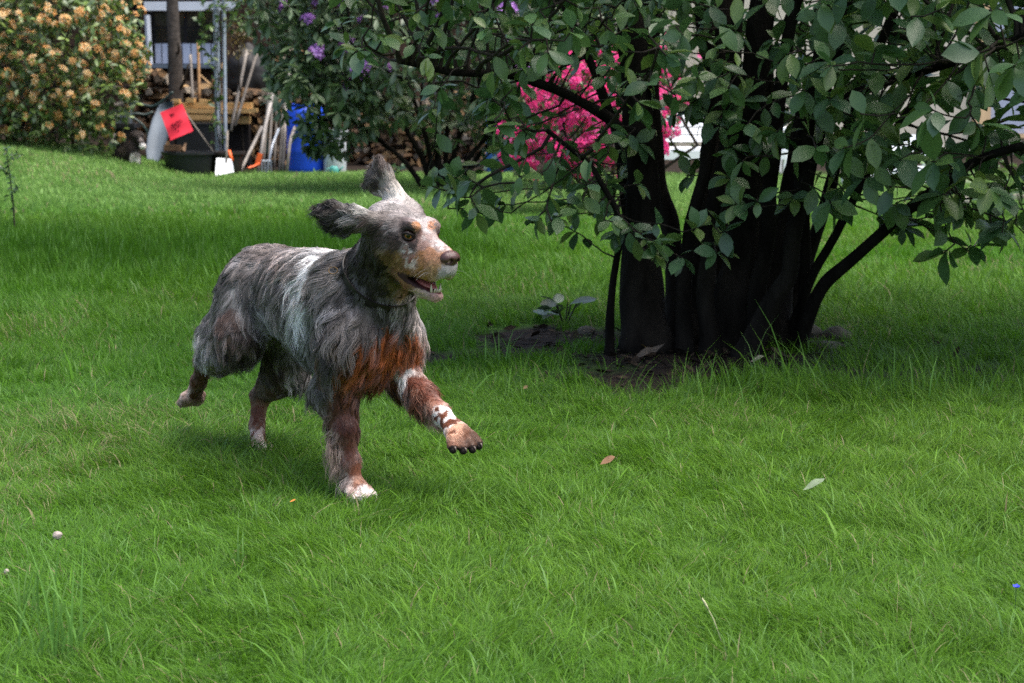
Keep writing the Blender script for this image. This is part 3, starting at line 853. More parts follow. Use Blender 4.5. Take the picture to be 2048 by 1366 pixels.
woodpile("tall stack of split logs above the blue barrel", 562, 720, 100, 330, 22.2, 0.085, 0.7, 0.2)
woodpile("low grey firewood seen through the rhododendron stems", 724, 965, 185, 330, 21.4, 0.085, 0.8, 0.2)
# -- lumber stack
LUM = empty("lumber_stack", tuple(at(425, 246, 20.6)))
tag(LUM, "stack of pale sawn boards behind the red flag", "lumber")
for (a0, a1, b0, b1, dy, rz) in ((346, 505, 205, 217, 0, 0), (350, 470, 218, 227, -.05, .02), (362, 500, 219, 229, .12, -.02), (352, 440, 229, 240, -.06, .0), (385, 500, 231, 246, -.02, .03), (345, 360, 198, 206, -.04, 0), (374, 390, 196, 205, -.03, 0), (400, 420, 199, 206, 0, .1), (470, 515, 217, 226, -.1, -.05), (344, 470, 240, 247, .05, 0)):
    p, q = at(a0, b0, 20.6 + dy), at(a1, b1, 20.6 + dy)
    R = Matrix.Rotation(rz, 3, 'Y'); b = MB()
    b.box(((p[0] + q[0]) / 2, 20.6 + dy, (p[2] + q[2]) / 2), (q[0] - p[0], 0.14, (p[2] - q[2]) * 0.94), np.array(R))
    child(b.build("board", m_lumber, None), LUM)
b = MB(); p, q = at(350, 247, 20.7), at(500, 330, 20.7); b.box(((p[0] + q[0]) / 2, 20.75, (p[2] + q[2]) / 2 - 0.01), (q[0] - p[0], 0.2, p[2] - q[2])); child(b.build("trestle", m_dark, None), LUM)
# -- single sticks, stakes and tool handles, each a thing leaning on the pile
def stick(name, label, cat, path, Y0, Y1, r, m, n=8, flat=1.0, ground_it=False, group=None):
    ys_ = np.linspace(Y0, Y1, len(path)); P = [at(a, b, y) for (a, b), y in zip(path, ys_)]
    P = np.array(P)
    if ground_it: P[0][2] = gz(P[0])
    root = empty(name, tuple(P[0])); tag(root, label, cat, group or "sticks and tools leaning on the firewood")
    if len(P) == 2: P = pline(P, 6)
    b = MB(); b.tube(P, r, n, True, flat); child(b.build("shaft", m, None, True), root)
    return root, P
stick("wooden_stake", "thin reddish wooden stake, left of the upright pair", "stake", [(386, 203), (381, 110)], 20.9, 21.2, 0.018, m_handle[1], 4)
stick("wooden_stake", "taller reddish wooden stake with flat top, right of the upright pair", "stake", [(399, 203), (396, 86)], 20.9, 21.2, 0.019, m_log[0], 4)
stick("wooden_stake", "short slanting lath behind the two upright stakes", "stake", [(422, 170), (396, 146)], 21.0, 21.2, 0.012, m_log[4], 4)
stick("garden_tool", "weathered tool handle leaning far right, left one of the crossed pair", "garden tool", [(462, 262), (494, 100)], 20.3, 20.8, 0.019, m_handle[1])
stick("garden_tool", "weathered tool handle leaning far right, right one of the crossed pair", "garden tool", [(470, 252), (514, 106)], 20.3, 20.8, 0.017, m_handle[3])
stick("wooden_stick", "short grey stick slanting low in front of the tool handles", "stick", [(478, 342), (524, 254)], 19.6, 20.2, 0.019, m_handle[0], ground_it=True)
t, P = stick("snow_pusher", "pale long handled scraper with an orange blade at its foot", "garden tool", [(516, 322), (530, 255), (552, 158)], 19.75, 20.4, 0.021, m_handle[2], ground_it=True)
b = MB(); c = at(518, 324, 19.7); b.box((c[0], c[1], c[2] + 0.03), (0.055, 0.02, 0.13), np.array(Matrix.Rotation(0.25, 3, 'Y'))); b.tube([at(519, 326, 19.7), at(510, 332, 19.65), at(496, 336, 19.6)], 0.014, 6); child(b.build("blade", m_orange, None), t)
stick("garden_tool", "brown tool handle behind the orange scraper", "garden tool", [(525, 336), (541, 138)], 20.0, 20.6, 0.018, m_handle[3], ground_it=True)
stick("garden_tool", "thin upright grey handle just right of the orange scraper", "garden tool", [(536, 330), (548, 150)], 20.05, 20.6, 0.015, m_handle[1], ground_it=True)
stick("wooden_plank", "broad grey weathered plank standing among the tool handles", "plank", [(548, 330), (557, 146)], 20.1, 20.6, 0.034, m_grey, 4, 0.4, True)
t, P = stick("digging_fork", "steel D handled fork leaning low among the handles", "garden tool", [(533, 322), (545, 290), (557, 258)], 19.7, 20.1, 0.014, m_zinc, ground_it=True)
b = MB(); c = P[0]
for dx in (-.05, -.017, .017, .05): b.tube([c + [dx, 0, .13], c + [dx, -.01, 0.0]], 0.007, 5)
b.tube([c + [-.05, 0, .13], c + [.05, 0, .13]], 0.008, 5); child(b.build("tines", m_zinc, None), t)
stick("wooden_stake", "grey square stake standing just left of the blue barrel, taller of two", "stake", [(559, 332), (566, 250)], 19.8, 20.0, 0.022, m_grey, 4, 1, True)
stick("wooden_stake", "grey square stake just left of the blue barrel, thinner of two", "stake", [(566, 332), (570, 246)], 19.75, 20.0, 0.018, m_handle[1], 4, 1, True)
stick("wooden_stick", "crooked grey stick in front of the blue barrel", "stick", [(573, 332), (579, 290), (582, 275), (590, 254)], 19.2, 19.5, 0.017, m_handle[1], ground_it=True)
stick("wooden_plank", "light plank leaning up past the barrel, longer one", "plank", [(562, 262), (582, 138)], 20.2, 20.7, 0.028, m_handle[2], 4, 0.5)
stick("wooden_plank", "light plank leaning near the white hanging pail", "plank", [(598, 196), (612, 126)], 20.6, 20.9, 0.026, m_grey, 4, 0.5)
b = MB(); slab(b, 528, 536, 252, 306, 20.3, 0.03); tag(b.build("plastic_crate_side", m_gdark), "dark green plastic strip between the tool handles", "plastic strip")
# -- steel pole with creeper
PO = at(437, 306, 19.9); PO[2] = gz(PO)
POLE = empty("steel_pole", tuple(PO)); tag(POLE, "tall galvanised perforated steel pole wrapped in creeper", "pole")
for (a0, a1, b0, b1, rr) in ((430, 437, -120, 308, .034), (446, 451, -120, 308, .022)):
    b = MB(); b.tube([at(a0, b0, 19.9), at(a1, b1, 19.9)], rr, 4); child(b.build("profile", m_zinc, None), POLE)
b = MB()
for t_ in np.linspace(0.05, 0.95, 26):
    p = at(433.5, -120 + 428 * t_, 19.9) + np.array([0.012, -0.026, 0]); b.tube([p, p + np.array([0, -0.004, 0])], 0.0085, 6)
child(b.build("holes", m_dark, None), POLE)
# creeper on the pole and over the corner
CR = np.random.RandomState(9)
cs = [pline([PO + [0.02, -0.04, 0.1], at(440, 200, 19.82), at(432, 100, 19.82), at(445, 0, 19.85), at(430, -100, 19.8)], 18), pline([PO + [0.05, -0.02, 0.05], at(428, 220, 19.84), at(446, 120, 19.84), at(436, 20, 19.84)], 14)]
catt = np.concatenate([np.stack([X_at(438 + CR.randn(150) * 9, 19.85), 19.82 + CR.randn(150) * 0.04, CR.rand(150) * 1.9 + 0.3], -1), ell_pts((X_at(500, 19.9), 20.0, 1.75), (0.55, 0.25, 0.22), 190, 0.2, CR), ell_pts((X_at(418, 19.9), 19.9, 1.6), (0.12, 0.12, 0.35), 60, 0.2, CR), ell_pts((X_at(560, 19.9), 20.2, 1.65), (0.3, 0.25, 0.2), 80, 0.2, CR)])
shrub("creeper", "bright green creeper climbing the steel pole and hanging beside it", PO, cs, catt, 0.06, 0.5, 0.06, (3, 5), leaf_shape(0.5, 3, 0.12, 0.2), (0.05, 0.09), [(0.07, 0.14, 0.03), (0.09, 0.17, 0.03), (0.05, 0.10, 0.025), (0.10, 0.17, 0.035), (0.06, 0.12, 0.03), (0.08, 0.13, 0.03)], 41, stemr=[.006, .006], twig=0.0016)
# withered bush beside the pole
WB = at(478, 110, 20.5)
watt = np.concatenate([ell_pts(at(476, 66, 20.5), (0.17, 0.15, 0.15), 160, 0.3, CR), ell_pts(at(470, 100, 20.45), (0.18, 0.12, 0.09), 80, 0.2, CR)])
shrub("withered_bush", "withered yellow brown ball of foliage right of the steel pole", np.array([WB[0], 20.6, 0.0]), [pline([np.array([WB[0] + .02, 20.6, 0]), np.array([WB[0], 20.55, 0.7]), at(476, 100, 20.5)], 12)], watt, 0.04, 0.5, 0.035, (4, 7), leaf_shape(0.3, 3, 0.12, 0.2), (0.03, 0.055), [(0.16, 0.11, 0.03), (0.12, 0.085, 0.03), (0.20, 0.16, 0.035), (0.10, 0.075, 0.03), (0.18, 0.13, 0.03), (0.13, 0.12, 0.03)], 43, stemr=[.012], twig=0.0016)
# -- bare trunk
BT = at(352, 215, 21.0)
b = MB(); P = pline([np.array([BT[0], 21.0, -0.02]), at(352, 190, 21.0), at(350, 110, 21.0), at(345, 40, 21.0), at(343, -140, 21.0)], 16)
bt = empty("bare_trunk", (BT[0], 21.0, 0)); tag(bt, "bare grey tree trunk in front of the shed window", "tree")
b.tube(P, np.linspace(0.095, 0.062, 16) * (1 + 0.15 * (vnoise(P, 6) - .5)), 10); child(b.build("trunk", mat("grey_bark", srgb(74, 68, 63), 0.9, 0.1, var=0.4, nscale=20, bump=0.8, bscale=50), None, True), bt)
b = MB(); b.tube([at(356, 185, 21.0), at(368, 165, 20.9), at(374, 140, 20.85), at(377, 128, 20.85)], [.02, .017, .014, .012], 7); child(b.build("branch", m_twig, None, True), bt)
b = MB(); b.tube([at(350, 120, 21.0), at(358, 100, 20.9), at(356, 84, 20.85)], [.02, .015, .01], 7); child(b.build("branch", m_twig, None, True), bt)
# -- black tarpaulin over the pile
tv = SPH_V.copy(); tv = tv * (1 + 0.25 * (vnoise(tv, 1.8, 3.0) - 0.5) + 0.12 * (vnoise(tv, 5, 3.0) - .5))[:, None]
c = at(496, 155, 21.25); tv = tv * np.array([0.26, 0.28, 0.36]) + c
me = bpy.data.meshes.new("tarpaulin"); me.from_pydata(tv.tolist(), [], SPH_F); me.polygons.foreach_set("use_smooth", np.ones(len(me.polygons), bool))
tag(link("tarpaulin", me, m_tarp), "black tarpaulin bundle on the woodpile behind the crossed handles", "tarpaulin")
# -- tubs, crate, sheet
def tub(name, label, px, py0, py1, rtop, rbot, Y, m, cat="tub", wall=0.012, handle=False):
    c = at(px, py1, Y); z0 = gz(c) - 0.01; top = at(px, py0, Y)[2]
    root = empty(name, (c[0], Y, z0)); tag(root, label, cat)
    h = top - z0
    b = MB(); b.lathe([(0.01, 0.0), (rbot, 0.0), (rbot + 0.006, 0.012), (rtop - 0.01, h - 0.03), (rtop + 0.012, h - 0.028), (rtop + 0.014, h), (rtop - wall, h), (rtop - wall - 0.005, h - 0.03), (rbot - wall, 0.03), (0.01, 0.03)], 36)
    o = b.build("shell", m, root, True); smooth_mesh(o.data, 35)
    return root, np.array([c[0], Y, z0]), h
tub("mortar_tub", "big round black plastic tub sunk in the dip of the lawn", 377, 303, 352, 0.27, 0.22, 19.3, m_black)
tub("flower_pot", "brown black plant pot behind the white shovel blade", 452, 303, 342, 0.205, 0.155, 19.6, m_pot, "pot")
b = MB(); slab(b, 352, 424, 250, 330, 20.2, 0.02); root = empty("black_crate", tuple(at(388, 330, 20.3))); tag(root, "black plastic crate standing behind the big tub", "crate")
child(b.build("front", m_black, None), root)
for (a0, a1) in ((352, 355), (421, 424)):
    b = MB(); slab(b, a0, a1, 250.5, 330, 20.222, 0.3); child(b.build("side", m_black, None), root)
b = MB(); slab(b, 350, 426, 246, 250, 20.19, 0.34); child(b.build("rim", m_black, None), root)
for k, (a0, a1, b0, b1) in enumerate(((329, 361, 290, 301), (364, 378, 289, 303))):
    b = MB(); p = at((a0 + a1) / 2, (b0 + b1) / 2, 19.45)
    if k == 0: b.box(p, ((a1 - a0) * 0.0054, 0.1, (b1 - b0) * 0.0054), np.array(Matrix.Rotation(0.04, 3, 'Y')))
    else: b.tube([at(365, 303, 19.4), at(371, 287, 19.5)], [0.03, 0.012], 4)
    tag(b.build("wood_offcut", m_log[3 if k == 0 else 1]), ("square brown wood offcut lying in the big black tub", "pointed wood splinter sticking out of the big black tub")[k], "wood")
P4 = [at(318, 206, 20.5), at(346, 198, 20.55), at(338, 268, 20.0), at(312, 331, 19.6), at(290, 322, 19.6), at(296, 258, 20.0)]
V = []; F = []
L_ = [at(320, 206, 20.5), at(306, 235, 20.25), at(296, 270, 20.0), at(292, 300, 19.85), at(296, 330, 19.7)]
R2 = [at(346, 198, 20.5), at(344, 235, 20.25), at(336, 270, 20.0), at(327, 300, 19.85), at(313, 331, 19.7)]
nc = 7
for i in range(5):
    for k in range(nc):
        s_ = k / (nc - 1); p = L_[i] * (1 - s_) + R2[i] * s_ + np.array([0, -0.05 * math.sin(math.pi * s_) * -1, 0]); V.append(p)
V = np.array(V); n0 = len(V); V = np.concatenate([V, V + np.array([0.002, 0.012, 0.0])])
for i in range(4):
    for k in range(nc - 1):
        a = i * nc + k; F += [(a, a + nc, a + nc + 1, a + 1), (n0 + a, n0 + a + 1, n0 + a + nc + 1, n0 + a + nc)]
rim_ = [i * nc for i in range(5)] + [4 * nc + k for k in range(1, nc)] + [i * nc + nc - 1 for i in range(3, -1, -1)] + [k for k in range(nc - 2, 0, -1)]
for a, b_ in zip(rim_, rim_[1:] + rim_[:1]): F.append((a, b_, n0 + b_, n0 + a))
b = MB(); b.add(V, F); tag(b.build("metal_sheet", m_sheet, None, True), "curved grey metal sheet leaning beside the small dog", "metal sheet")
# -- hose, boxes at left
b = MB(); hp = [(346, 184), (332, 196), (318, 208), (305, 214), (288, 210), (272, 205), (260, 210), (256, 222), (258, 232), (272, 226), (290, 231), (306, 224)]
P = np.array([at(a, c_, 20.4 + 0.02 * k) for k, (a, c_) in enumerate(hp)]); P = pline(P, 40)
hr_ = empty("garden_hose", tuple(P[0])); tag(hr_, "dark green garden hose looped over the left woodpile", "hose")
b.tube(P, 0.015, 8); child(b.build("loop", m_hose, None, True), hr_)
b = MB(); P = pline(np.array([at(a, c_, 20.3) for a, c_ in ((257, 230), (270, 238), (284, 248), (294, 262), (297, 280))]), 20); b.tube(P, 0.015, 8); child(b.build("loop", m_hose, None, True), hr_)
b = MB(); slab(b, 226, 258, 219, 250, 20.4, 0.2); tag(b.build("grey_box", m_sheet), "small grey metal box at the edge of the orange azalea", "box")
root = empty("black_box", tuple(at(247, 300, 19.9))); tag(root, "black plastic box with lid behind the small dog", "box")
slab_part("body", 227, 266, 255, 320, 19.9, 0.3, m_black, root); slab_part("lid", 224, 269, 247, 256, 19.88, 0.34, m_black, root)
stick("wooden_stick", "short wooden stick beside the small dog at the foot of the azalea", "stick", [(217, 300), (229, 268)], 18.9, 19.1, 0.017, m_handle[1])
# -- small flag
root = empty("red_flag", tuple(at(424, 300, 19.35))); tag(root, "bright red flag with dark scrawled marks on a slanting stick", "flag")
b = MB(); b.tube([at(426, 303, 19.35), at(366, 218, 19.5)], 0.0085, 8); child(b.build("flagstick", m_grey, None, True), root)
c4 = [at(320, 225, 19.42), at(365, 207, 19.47), at(386, 262, 19.4), at(341, 281, 19.36)]
def flagp(u, v, o=0.0):
    p = (c4[0] * (1 - u) + c4[1] * u) * (1 - v) + (c4[3] * (1 - u) + c4[2] * u) * v
    return p + np.array([0, 0.012 * math.sin(u * 5 + v * 3) + 0.006 * math.sin(v * 9) - o, 0])
V = [flagp(u, v) for v in np.linspace(0, 1, 12) for u in np.linspace(0, 1, 10)] + [flagp(u, v, -0.003) for v in np.linspace(0, 1, 12) for u in np.linspace(0, 1, 10)]
F = [(i * 10 + k, i * 10 + k + 1, (i + 1) * 10 + k + 1, (i + 1) * 10 + k) for i in range(11) for k in range(9)]
F += [tuple(120 + x for x in f[::-1]) for f in F]
b = MB(); b.add(V, F); fl = child(b.build("cloth", m_red, None, True), root)
b = MB()
strokes = [((.36, .16), (.40, .28)), ((.40, .17), (.44, .27)), ((.46, .18), (.52, .20)), ((.48, .26), (.54, .24)), ((.38, .22), (.45, .22)),
           ((.22, .58), (.30, .50)), ((.30, .50), (.36, .58)), ((.25, .64), (.38, .60)), ((.42, .50), (.48, .62)), ((.50, .48), (.58, .54)), ((.55, .60), (.66, .56)), ((.60, .50), (.70, .47)), ((.46, .66), (.62, .64)), ((.35, .68), (.42, .72)), ((.68, .58), (.74, .52)), ((.40, .82), (.50, .78))]
for (a, c_) in strokes:
    b.tube([flagp(*a, 0.003), flagp((a[0] + c_[0]) / 2 + .01, (a[1] + c_[1]) / 2, 0.003), flagp(*c_, 0.003)], 0.0055, 4, True, 0.5)
child(b.build("marks", m_ink, None), root)
# -- white shovel with its shaft, orange trowel
root = empty("shovel", tuple(at(448, 350, 19.0))); tag(root, "white bladed shovel standing against the plant pot", "shovel")
c4s = [at(433, 316, 19.05), at(462, 318, 19.1), at(468, 344, 18.95), at(430, 352, 18.92)]
V = []
for o in (0, 0.008):
    for v in np.linspace(0, 1, 5):
        for u in np.linspace(0, 1, 5):
            p = (c4s[0] * (1 - u) + c4s[1] * u) * (1 - v) + (c4s[3] * (1 - u) + c4s[2] * u) * v; V.append(p + np.array([0, o + 0.03 * math.sin(u * math.pi), 0]))
F = [(i * 5 + k, i * 5 + k + 1, i * 5 + k + 6, i * 5 + k + 5) for i in range(4) for k in range(4)]; F += [tuple(25 + x for x in f[::-1]) for f in F]
b = MB(); b.add(V, F); child(b.build("blade", m_shovel, None, True), root)
b = MB(); b.tube([at(452, 334, 19.06), at(454, 300, 19.1), at(455, 262, 19.25)], 0.011, 8); child(b.build("shaft", m_grey, None, True), root)
root = empty("hand_trowel", tuple(at(466, 325, 19.2))); tag(root, "hand trowel with an orange grip stuck in the plant pot", "trowel")
b = MB(); b.tube([at(458, 301, 19.25), at(464, 322, 19.2)], [0.017, 0.02], 8); child(b.build("grip", m_orange, None, True), root)
b = MB(); b.tube([at(464, 322, 19.2), at(467, 340, 19.18)], [0.006, 0.03], 6, True, 0.3); child(b.build("blade", m_zinc, None, True), root)
# -- barrels and pails
def barrel(name, label, px, py0, py1, r, Y, m):
    c = at(px, py1, Y); z0 = gz(c) - 0.01; h = at(px, py0, Y)[2] - z0
    root = empty(name, (c[0], Y, z0)); tag(root, label, "barrel", "plastic barrels in the yard")
    b = MB(); b.lathe([(0.01, 0), (r * 0.88, 0), (r * .95, 0.02), (r, 0.07), (r, h * .30), (r * 1.025, h * .33), (r, h * .36), (r, h * .64), (r * 1.025, h * .67), (r, h * .70), (r, h * .88), (r * .86, h * .955), (r * .80, h * .96)], 40)
    child_ = b.build("body", m, root, True); smooth_mesh(child_.data, 50)
    b = MB(); b.lathe([(r * .80, h * .955), (r * .83, h * .965), (r * .83, h), (r * .78, h * 1.005), (0.01, h * 1.005)], 40); o = b.build("lid", m, root, True); smooth_mesh(o.data, 40)
barrel("plastic_barrel", "bright blue plastic barrel half hidden by the rhododendron leaves", 612, 208, 326, 0.205, 19.7, m_blue)
barrel("plastic_barrel", "pale blue plastic barrel seen right of the rhododendron stems", 1000, 225, 320, 0.16, 20.3, m_blue2)
tub("pail", "white plastic pail beside the bright blue barrel", 670, 258, 326, 0.135, 0.115, 19.6, m_white, "pail")
root = empty("watering_can", tuple(at(672, 326, 19.3))); tag(root, "small teal plastic can at the foot of the white pail", "can")
b = MB(); c = at(668, 328, 19.3); c[2] = gz(c); b.lathe([(0.01, 0), (0.05, 0), (0.055, 0.01), (0.045, 0.07), (0.03, 0.085), (0.01, 0.085)], 20, c); child(b.build("body", m_teal, None, True), root)
b = MB(); b.tube([c + [0.045, 0, .03], c + [.1, 0, .08]], [.012, .007], 8); b.tube([c + [-.04, 0, .07], c + [-.08, 0, .05], c + [-.05, 0, .015]], .006, 6); child(b.build("spout", m_teal, None, True), root)
root = empty("hanging_pail", tuple(at(600, 156, 20.9))); tag(root, "white pail hanging among the light planks on the woodpile", "pail")
b = MB(); c = at(600, 156, 20.9); b.lathe([(0.01, 0), (0.062, 0), (0.075, 0.15), (0.08, 0.155), (0.08, 0.17), (0.066, 0.165), (0.055, 0.02), (0.01, .02)], 24, c); o = child(b.build("shell", m_white, None, True), root); smooth_mesh(o.data, 40)
root = empty("waste_bin", tuple(at(1030, 332, 20.0))); tag(root, "dark grey wheeled bin left of the pink azalea", "bin")
slab_part("body", 1004, 1056, 236, 332, 20.0, 0.4, m_black, root); slab_part("lid", 1001, 1060, 226, 237, 19.97, 0.46, m_black, root)
# -- house wall, white bench and chair at right
HOUSE = empty("cream_house", (4.0, 25.5, 0)); tag(HOUSE, "cream rendered house behind the tree at right", "house")
m_cream = mat("cream_render", srgb(206, 196, 176), 0.9, 0.15, var=0.08, nscale=1.5, bump=0.3, bscale=90)
m_tan = mat("tan_timber", srgb(214, 182, 140), 0.7, 0.2, var=0.15, nscale=6, stretch=(4, 4, .6))
b = MB(); b.box((6.9, 28.0, 2.0), (11.0, 6.0, 4.2)); child(b.build("wall", m_cream, None), HOUSE)
for a0, a1 in ((1966, 1980), (2120, 2134)):
    slab_part("timber_post", a0, a1, -300, 268, 24.9, 0.09, m_tan, HOUSE)
slab_part("timber_rail", 1966, 2134, 268, 276, 24.905, 0.09, m_tan, HOUSE)
dr = slab_part("door", 1981, 2119, -300, 267, 24.96, 0.03, m_panel, HOUSE)
slab_part("plinth", 1200, 2700, 300, 330, 24.95, 0.04, mat("grey_plinth", srgb(150, 145, 135), 0.9, 0.1), HOUSE)
b = MB(); b.box((6.9, 28.0, 4.3), (11.8, 6.9, 0.25)); child(b.build("roof", mat("roof_tiles", srgb(110, 70, 55), 0.85, 0.1), None), HOUSE)
m_bench = mat("white_bench_paint", srgb(236, 238, 240), 0.45, 0.35, var=0.04)
def bench(name, label, px0, px1, top, seat, foot, Y, slats, cat):
    p, q = at(px0, foot, Y), at(px1, foot, Y); w_ = q[0] - p[0]; cx = (p[0] + q[0]) / 2
    zt, zs = at(px0, top, Y)[2], at(px0, seat, Y)[2]
    root = empty(name, (cx, Y, 0)); tag(root, label, cat)
    for k in range(slats):
        z = zs + 0.06 + (zt - zs - 0.06) * (k + 0.5) / slats; b = MB()
        b.box((cx, Y + 0.05 * k / slats, z), (w_, 0.025, (zt - zs - 0.06) / slats * 0.84), np.array(Matrix.Rotation(-0.12, 3, 'X'))); child(b.build("back_slat", m_bench, None), root)
    for k in range(4):
        b = MB(); b.box((cx, Y - 0.06 - 0.11 * k, zs), (w_, 0.095, 0.03)); child(b.build("seat_slat", m_bench, None), root)
    for s_ in (-1, 1):
        xx = cx + s_ * (w_ / 2 - 0.03)
        for yy, zz_ in ((Y + 0.06, zt), (Y - 0.42, zs + 0.2)):
            b = MB(); b.box((xx + 0.028 * s_, yy, zz_ / 2), (0.055, 0.055, zz_)); child(b.build("leg", m_bench, None), root)
        b = MB(); b.box((xx + 0.028 * s_, Y - 0.2, zs + 0.215), (0.07, 0.58, 0.03)); child(b.build("armrest", m_bench, None), root)
    b = MB(); b.box((cx, Y - 0.47, zs - 0.06), (w_ - 0.02, 0.03, 0.09)); child(b.build("apron", m_bench, None), root)
bench("garden_bench", "white slatted garden bench seen between the tree stems", 1312, 1560, 224, 296, 335, 19.6, 4, "bench")
bench("garden_chair", "white slatted garden chair through the leaves right of the stems", 1690, 1852, 268, 335, 372, 17.6, 3, "chair")
# -- hedge that closes the garden behind the yard and the house corner
hb = np.array([1.2, 24.5, 0.0])
HR_ = np.random.RandomState(12)
hatt = np.stack([HR_.rand(900) * 3.9 - 0.75, 23.6 + HR_.rand(900) ** 2 * 1.0, HR_.rand(900) * 2.6 + 0.05], -1)
shrub("hedge", "dense mid green hedge closing the garden behind the pink azalea", hb, [pline([np.array([xx, 24.3, -.03]), np.array([xx + .05, 24.2, .8]), np.array([xx, 24.3, 1.6])], 8) for xx in np.linspace(-0.6, 3.0, 9)], hatt, 0.1, 0.9, 0.1, (4, 7), leaf_shape(0.5, 3, 0.12, 0.2), (0.07, 0.12), [(0.06, 0.12, 0.03), (0.09, 0.15, 0.03), (0.045, 0.085, 0.025), (0.08, 0.135, 0.03), (0.05, 0.1, 0.03), (0.07, 0.12, 0.025)], 51)
# ------------------------------------------------------------------ the running dog
# dog frame: f forward, r to the dog's right, z up; its body heads right and towards the camera
D_TH = R_(55)
DFV = np.array([math.cos(D_TH), -math.sin(D_TH), 0]); DRV = np.array([-math.sin(D_TH), -math.cos(D_TH), 0])
_d = ray(715, 1000); DOG_O = CAMP - _d * (CAM_H / _d[2]) - DRV * 0.08
DOG_O[2] = 0
def to_world(P):
    P = np.asarray(P, float)
    return DOG_O + P[..., 0:1] * DFV + P[..., 1:2] * DRV + P[..., 2:3] * np.array([0, 0, 1.0])
def to_dog(X):
    X = np.asarray(X, float) - DOG_O
    return np.stack([X @ DFV, X @ DRV, X[..., 2]], -1)
def dl(px, py, r):
    d = ray(px, py); t = (r - (CAMP - DOG_O) @ DRV) / (d @ DRV)
    return to_dog(CAMP + d * t)
# head frame
H_PSI, H_PIT = R_(45), R_(18)
HF = np.array([math.cos(H_PSI) * math.cos(H_PIT), -math.sin(H_PSI) * math.cos(H_PIT), -math.sin(H_PIT)])
HR = np.array([-math.sin(H_PSI), -math.cos(H_PSI), 0]); HU = np.cross(HF, HR); HU = HU * np.sign(HU[2])
HE = to_world(dl(843, 468, 0.0))
def hw(f, r, u): return HE + HF * f + HR * r + HU * u        # head -> world
def hl(f, r, u): return to_dog(hw(f, r, u))                  # head -> dog frame
_rot = np.array([[v @ DFV, v @ DRV, v[2]] for v in (HF, HR, HU)])   # head axes in dog frame (rows)

def set_grid(a, b, vox):
    global VOX, lo, hi, NX, NY, NZ, GX, GY, GZ, FIELD
    VOX = vox; lo = np.array(a, float); hi = np.array(b, float)
    NX, NY, NZ = [int(v) for v in np.ceil((hi - lo) / VOX)]
    GX = (lo[0] + np.arange(NX) * VOX).astype(np.float32)
    GY = (lo[1] + np.arange(NY) * VOX).astype(np.float32)
    GZ = (lo[2] + np.arange(NZ) * VOX).astype(np.float32)
    FIELD = np.full((NX, NY, NZ), 0.06, np.float32)
set_grid([-0.98, -0.24, -0.03], [0.36, 0.26, 0.84], 0.0038)

def _win(a, b, m):
    i0 = np.clip(((np.array(a) - m - lo) / VOX).astype(int), 0, [NX, NY, NZ])
    i1 = np.clip(((np.array(b) + m - lo) / VOX).astype(int) + 2, 0, [NX, NY, NZ])
    sl = tuple(slice(i0[k], i1[k]) for k in range(3))
    return sl, GX[sl[0]][:, None, None], GY[sl[1]][None, :, None], GZ[sl[2]][None, None, :]
def _blend(sl, d, k, sub=False):
    a = FIELD[sl]
    if sub:
        d = -d; h = np.maximum(k - np.abs(a - d), 0) / k; FIELD[sl] = np.maximum(a, d) + h * h * k * 0.25
    else:
        h = np.maximum(k - np.abs(a - d), 0) / k; FIELD[sl] = np.minimum(a, d) - h * h * k * 0.25
def rcone(a, b, ra, rb, k=0.03, sub=False):
    a = np.array(a, np.float32); b = np.array(b, np.float32); mr = max(ra, rb)
    sl, X, Y, Z = _win(np.minimum(a, b) - mr, np.maximum(a, b) + mr, 0.055)
    ba = b - a; L2 = float(ba @ ba) + 1e-9
    t = np.clip(((X - a[0]) * ba[0] + (Y - a[1]) * ba[1] + (Z - a[2]) * ba[2]) / L2, 0, 1)
    dx = X - a[0] - t * ba[0]; dy = Y - a[1] - t * ba[1]; dz = Z - a[2] - t * ba[2]
    d = np.sqrt(dx * dx + dy * dy + dz * dz) - (ra + t * (rb - ra))
    _blend(sl, d, k, sub)
def ellip(c, rad, k=0.03, rot=None, sub=False):
    c = np.array(c, np.float32); rad = np.array(rad, np.float32); mr = rad.max()
    sl, X, Y, Z = _win(c - mr, c + mr, 0.055)
    x = X - c[0]; y = Y - c[1]; z = Z - c[2]
    if rot is not None:
        x, y, z = [(rot[i][0] * x + rot[i][1] * y + rot[i][2] * z) for i in range(3)]
    q = np.sqrt((x / rad[0]) ** 2 + (y / rad[1]) ** 2 + (z / rad[2]) ** 2)
    g = np.sqrt((x / rad[0] ** 2) ** 2 + (y / rad[1] ** 2) ** 2 + (z / rad[2] ** 2) ** 2) + 1e-6
    d = np.where(q > 1e-3, q * (q - 1) / g, -rad.min())
    _blend(sl, d.astype(np.float32), k, sub)
def chain(pts, radii, k=0.025):
    for i in range(len(pts) - 1): rcone(pts[i], pts[i + 1], radii[i], radii[i + 1], k)
def hell(c, rad, k=0.02, sub=False): ellip(hl(*c), rad, k, _rot, sub)
def hcone(a, b, ra, rb, k=0.02, sub=False): rcone(hl(*a), hl(*b), ra, rb, k, sub)

# trunk
ellip((-0.21, 0, 0.405), (0.20, 0.094, 0.130), 0.05)
ellip((-0.34, 0, 0.43), (0.18, 0.086, 0.098), 0.05)
rcone((-0.30, 0, 0.45), (-0.56, 0, 0.455), 0.086, 0.078, 0.06)
ellip((-0.575, 0, 0.435), (0.10, 0.085, 0.095), 0.05)
ellip((-0.075, 0.01, 0.37), (0.09, 0.078, 0.118), 0.05)
ellip((-0.13, 0, 0.475), (0.11, 0.075, 0.075), 0.06)
rcone((-0.64, 0, 0.45), (-0.70, 0, 0.40), 0.028, 0.016, 0.04)                 # docked tail
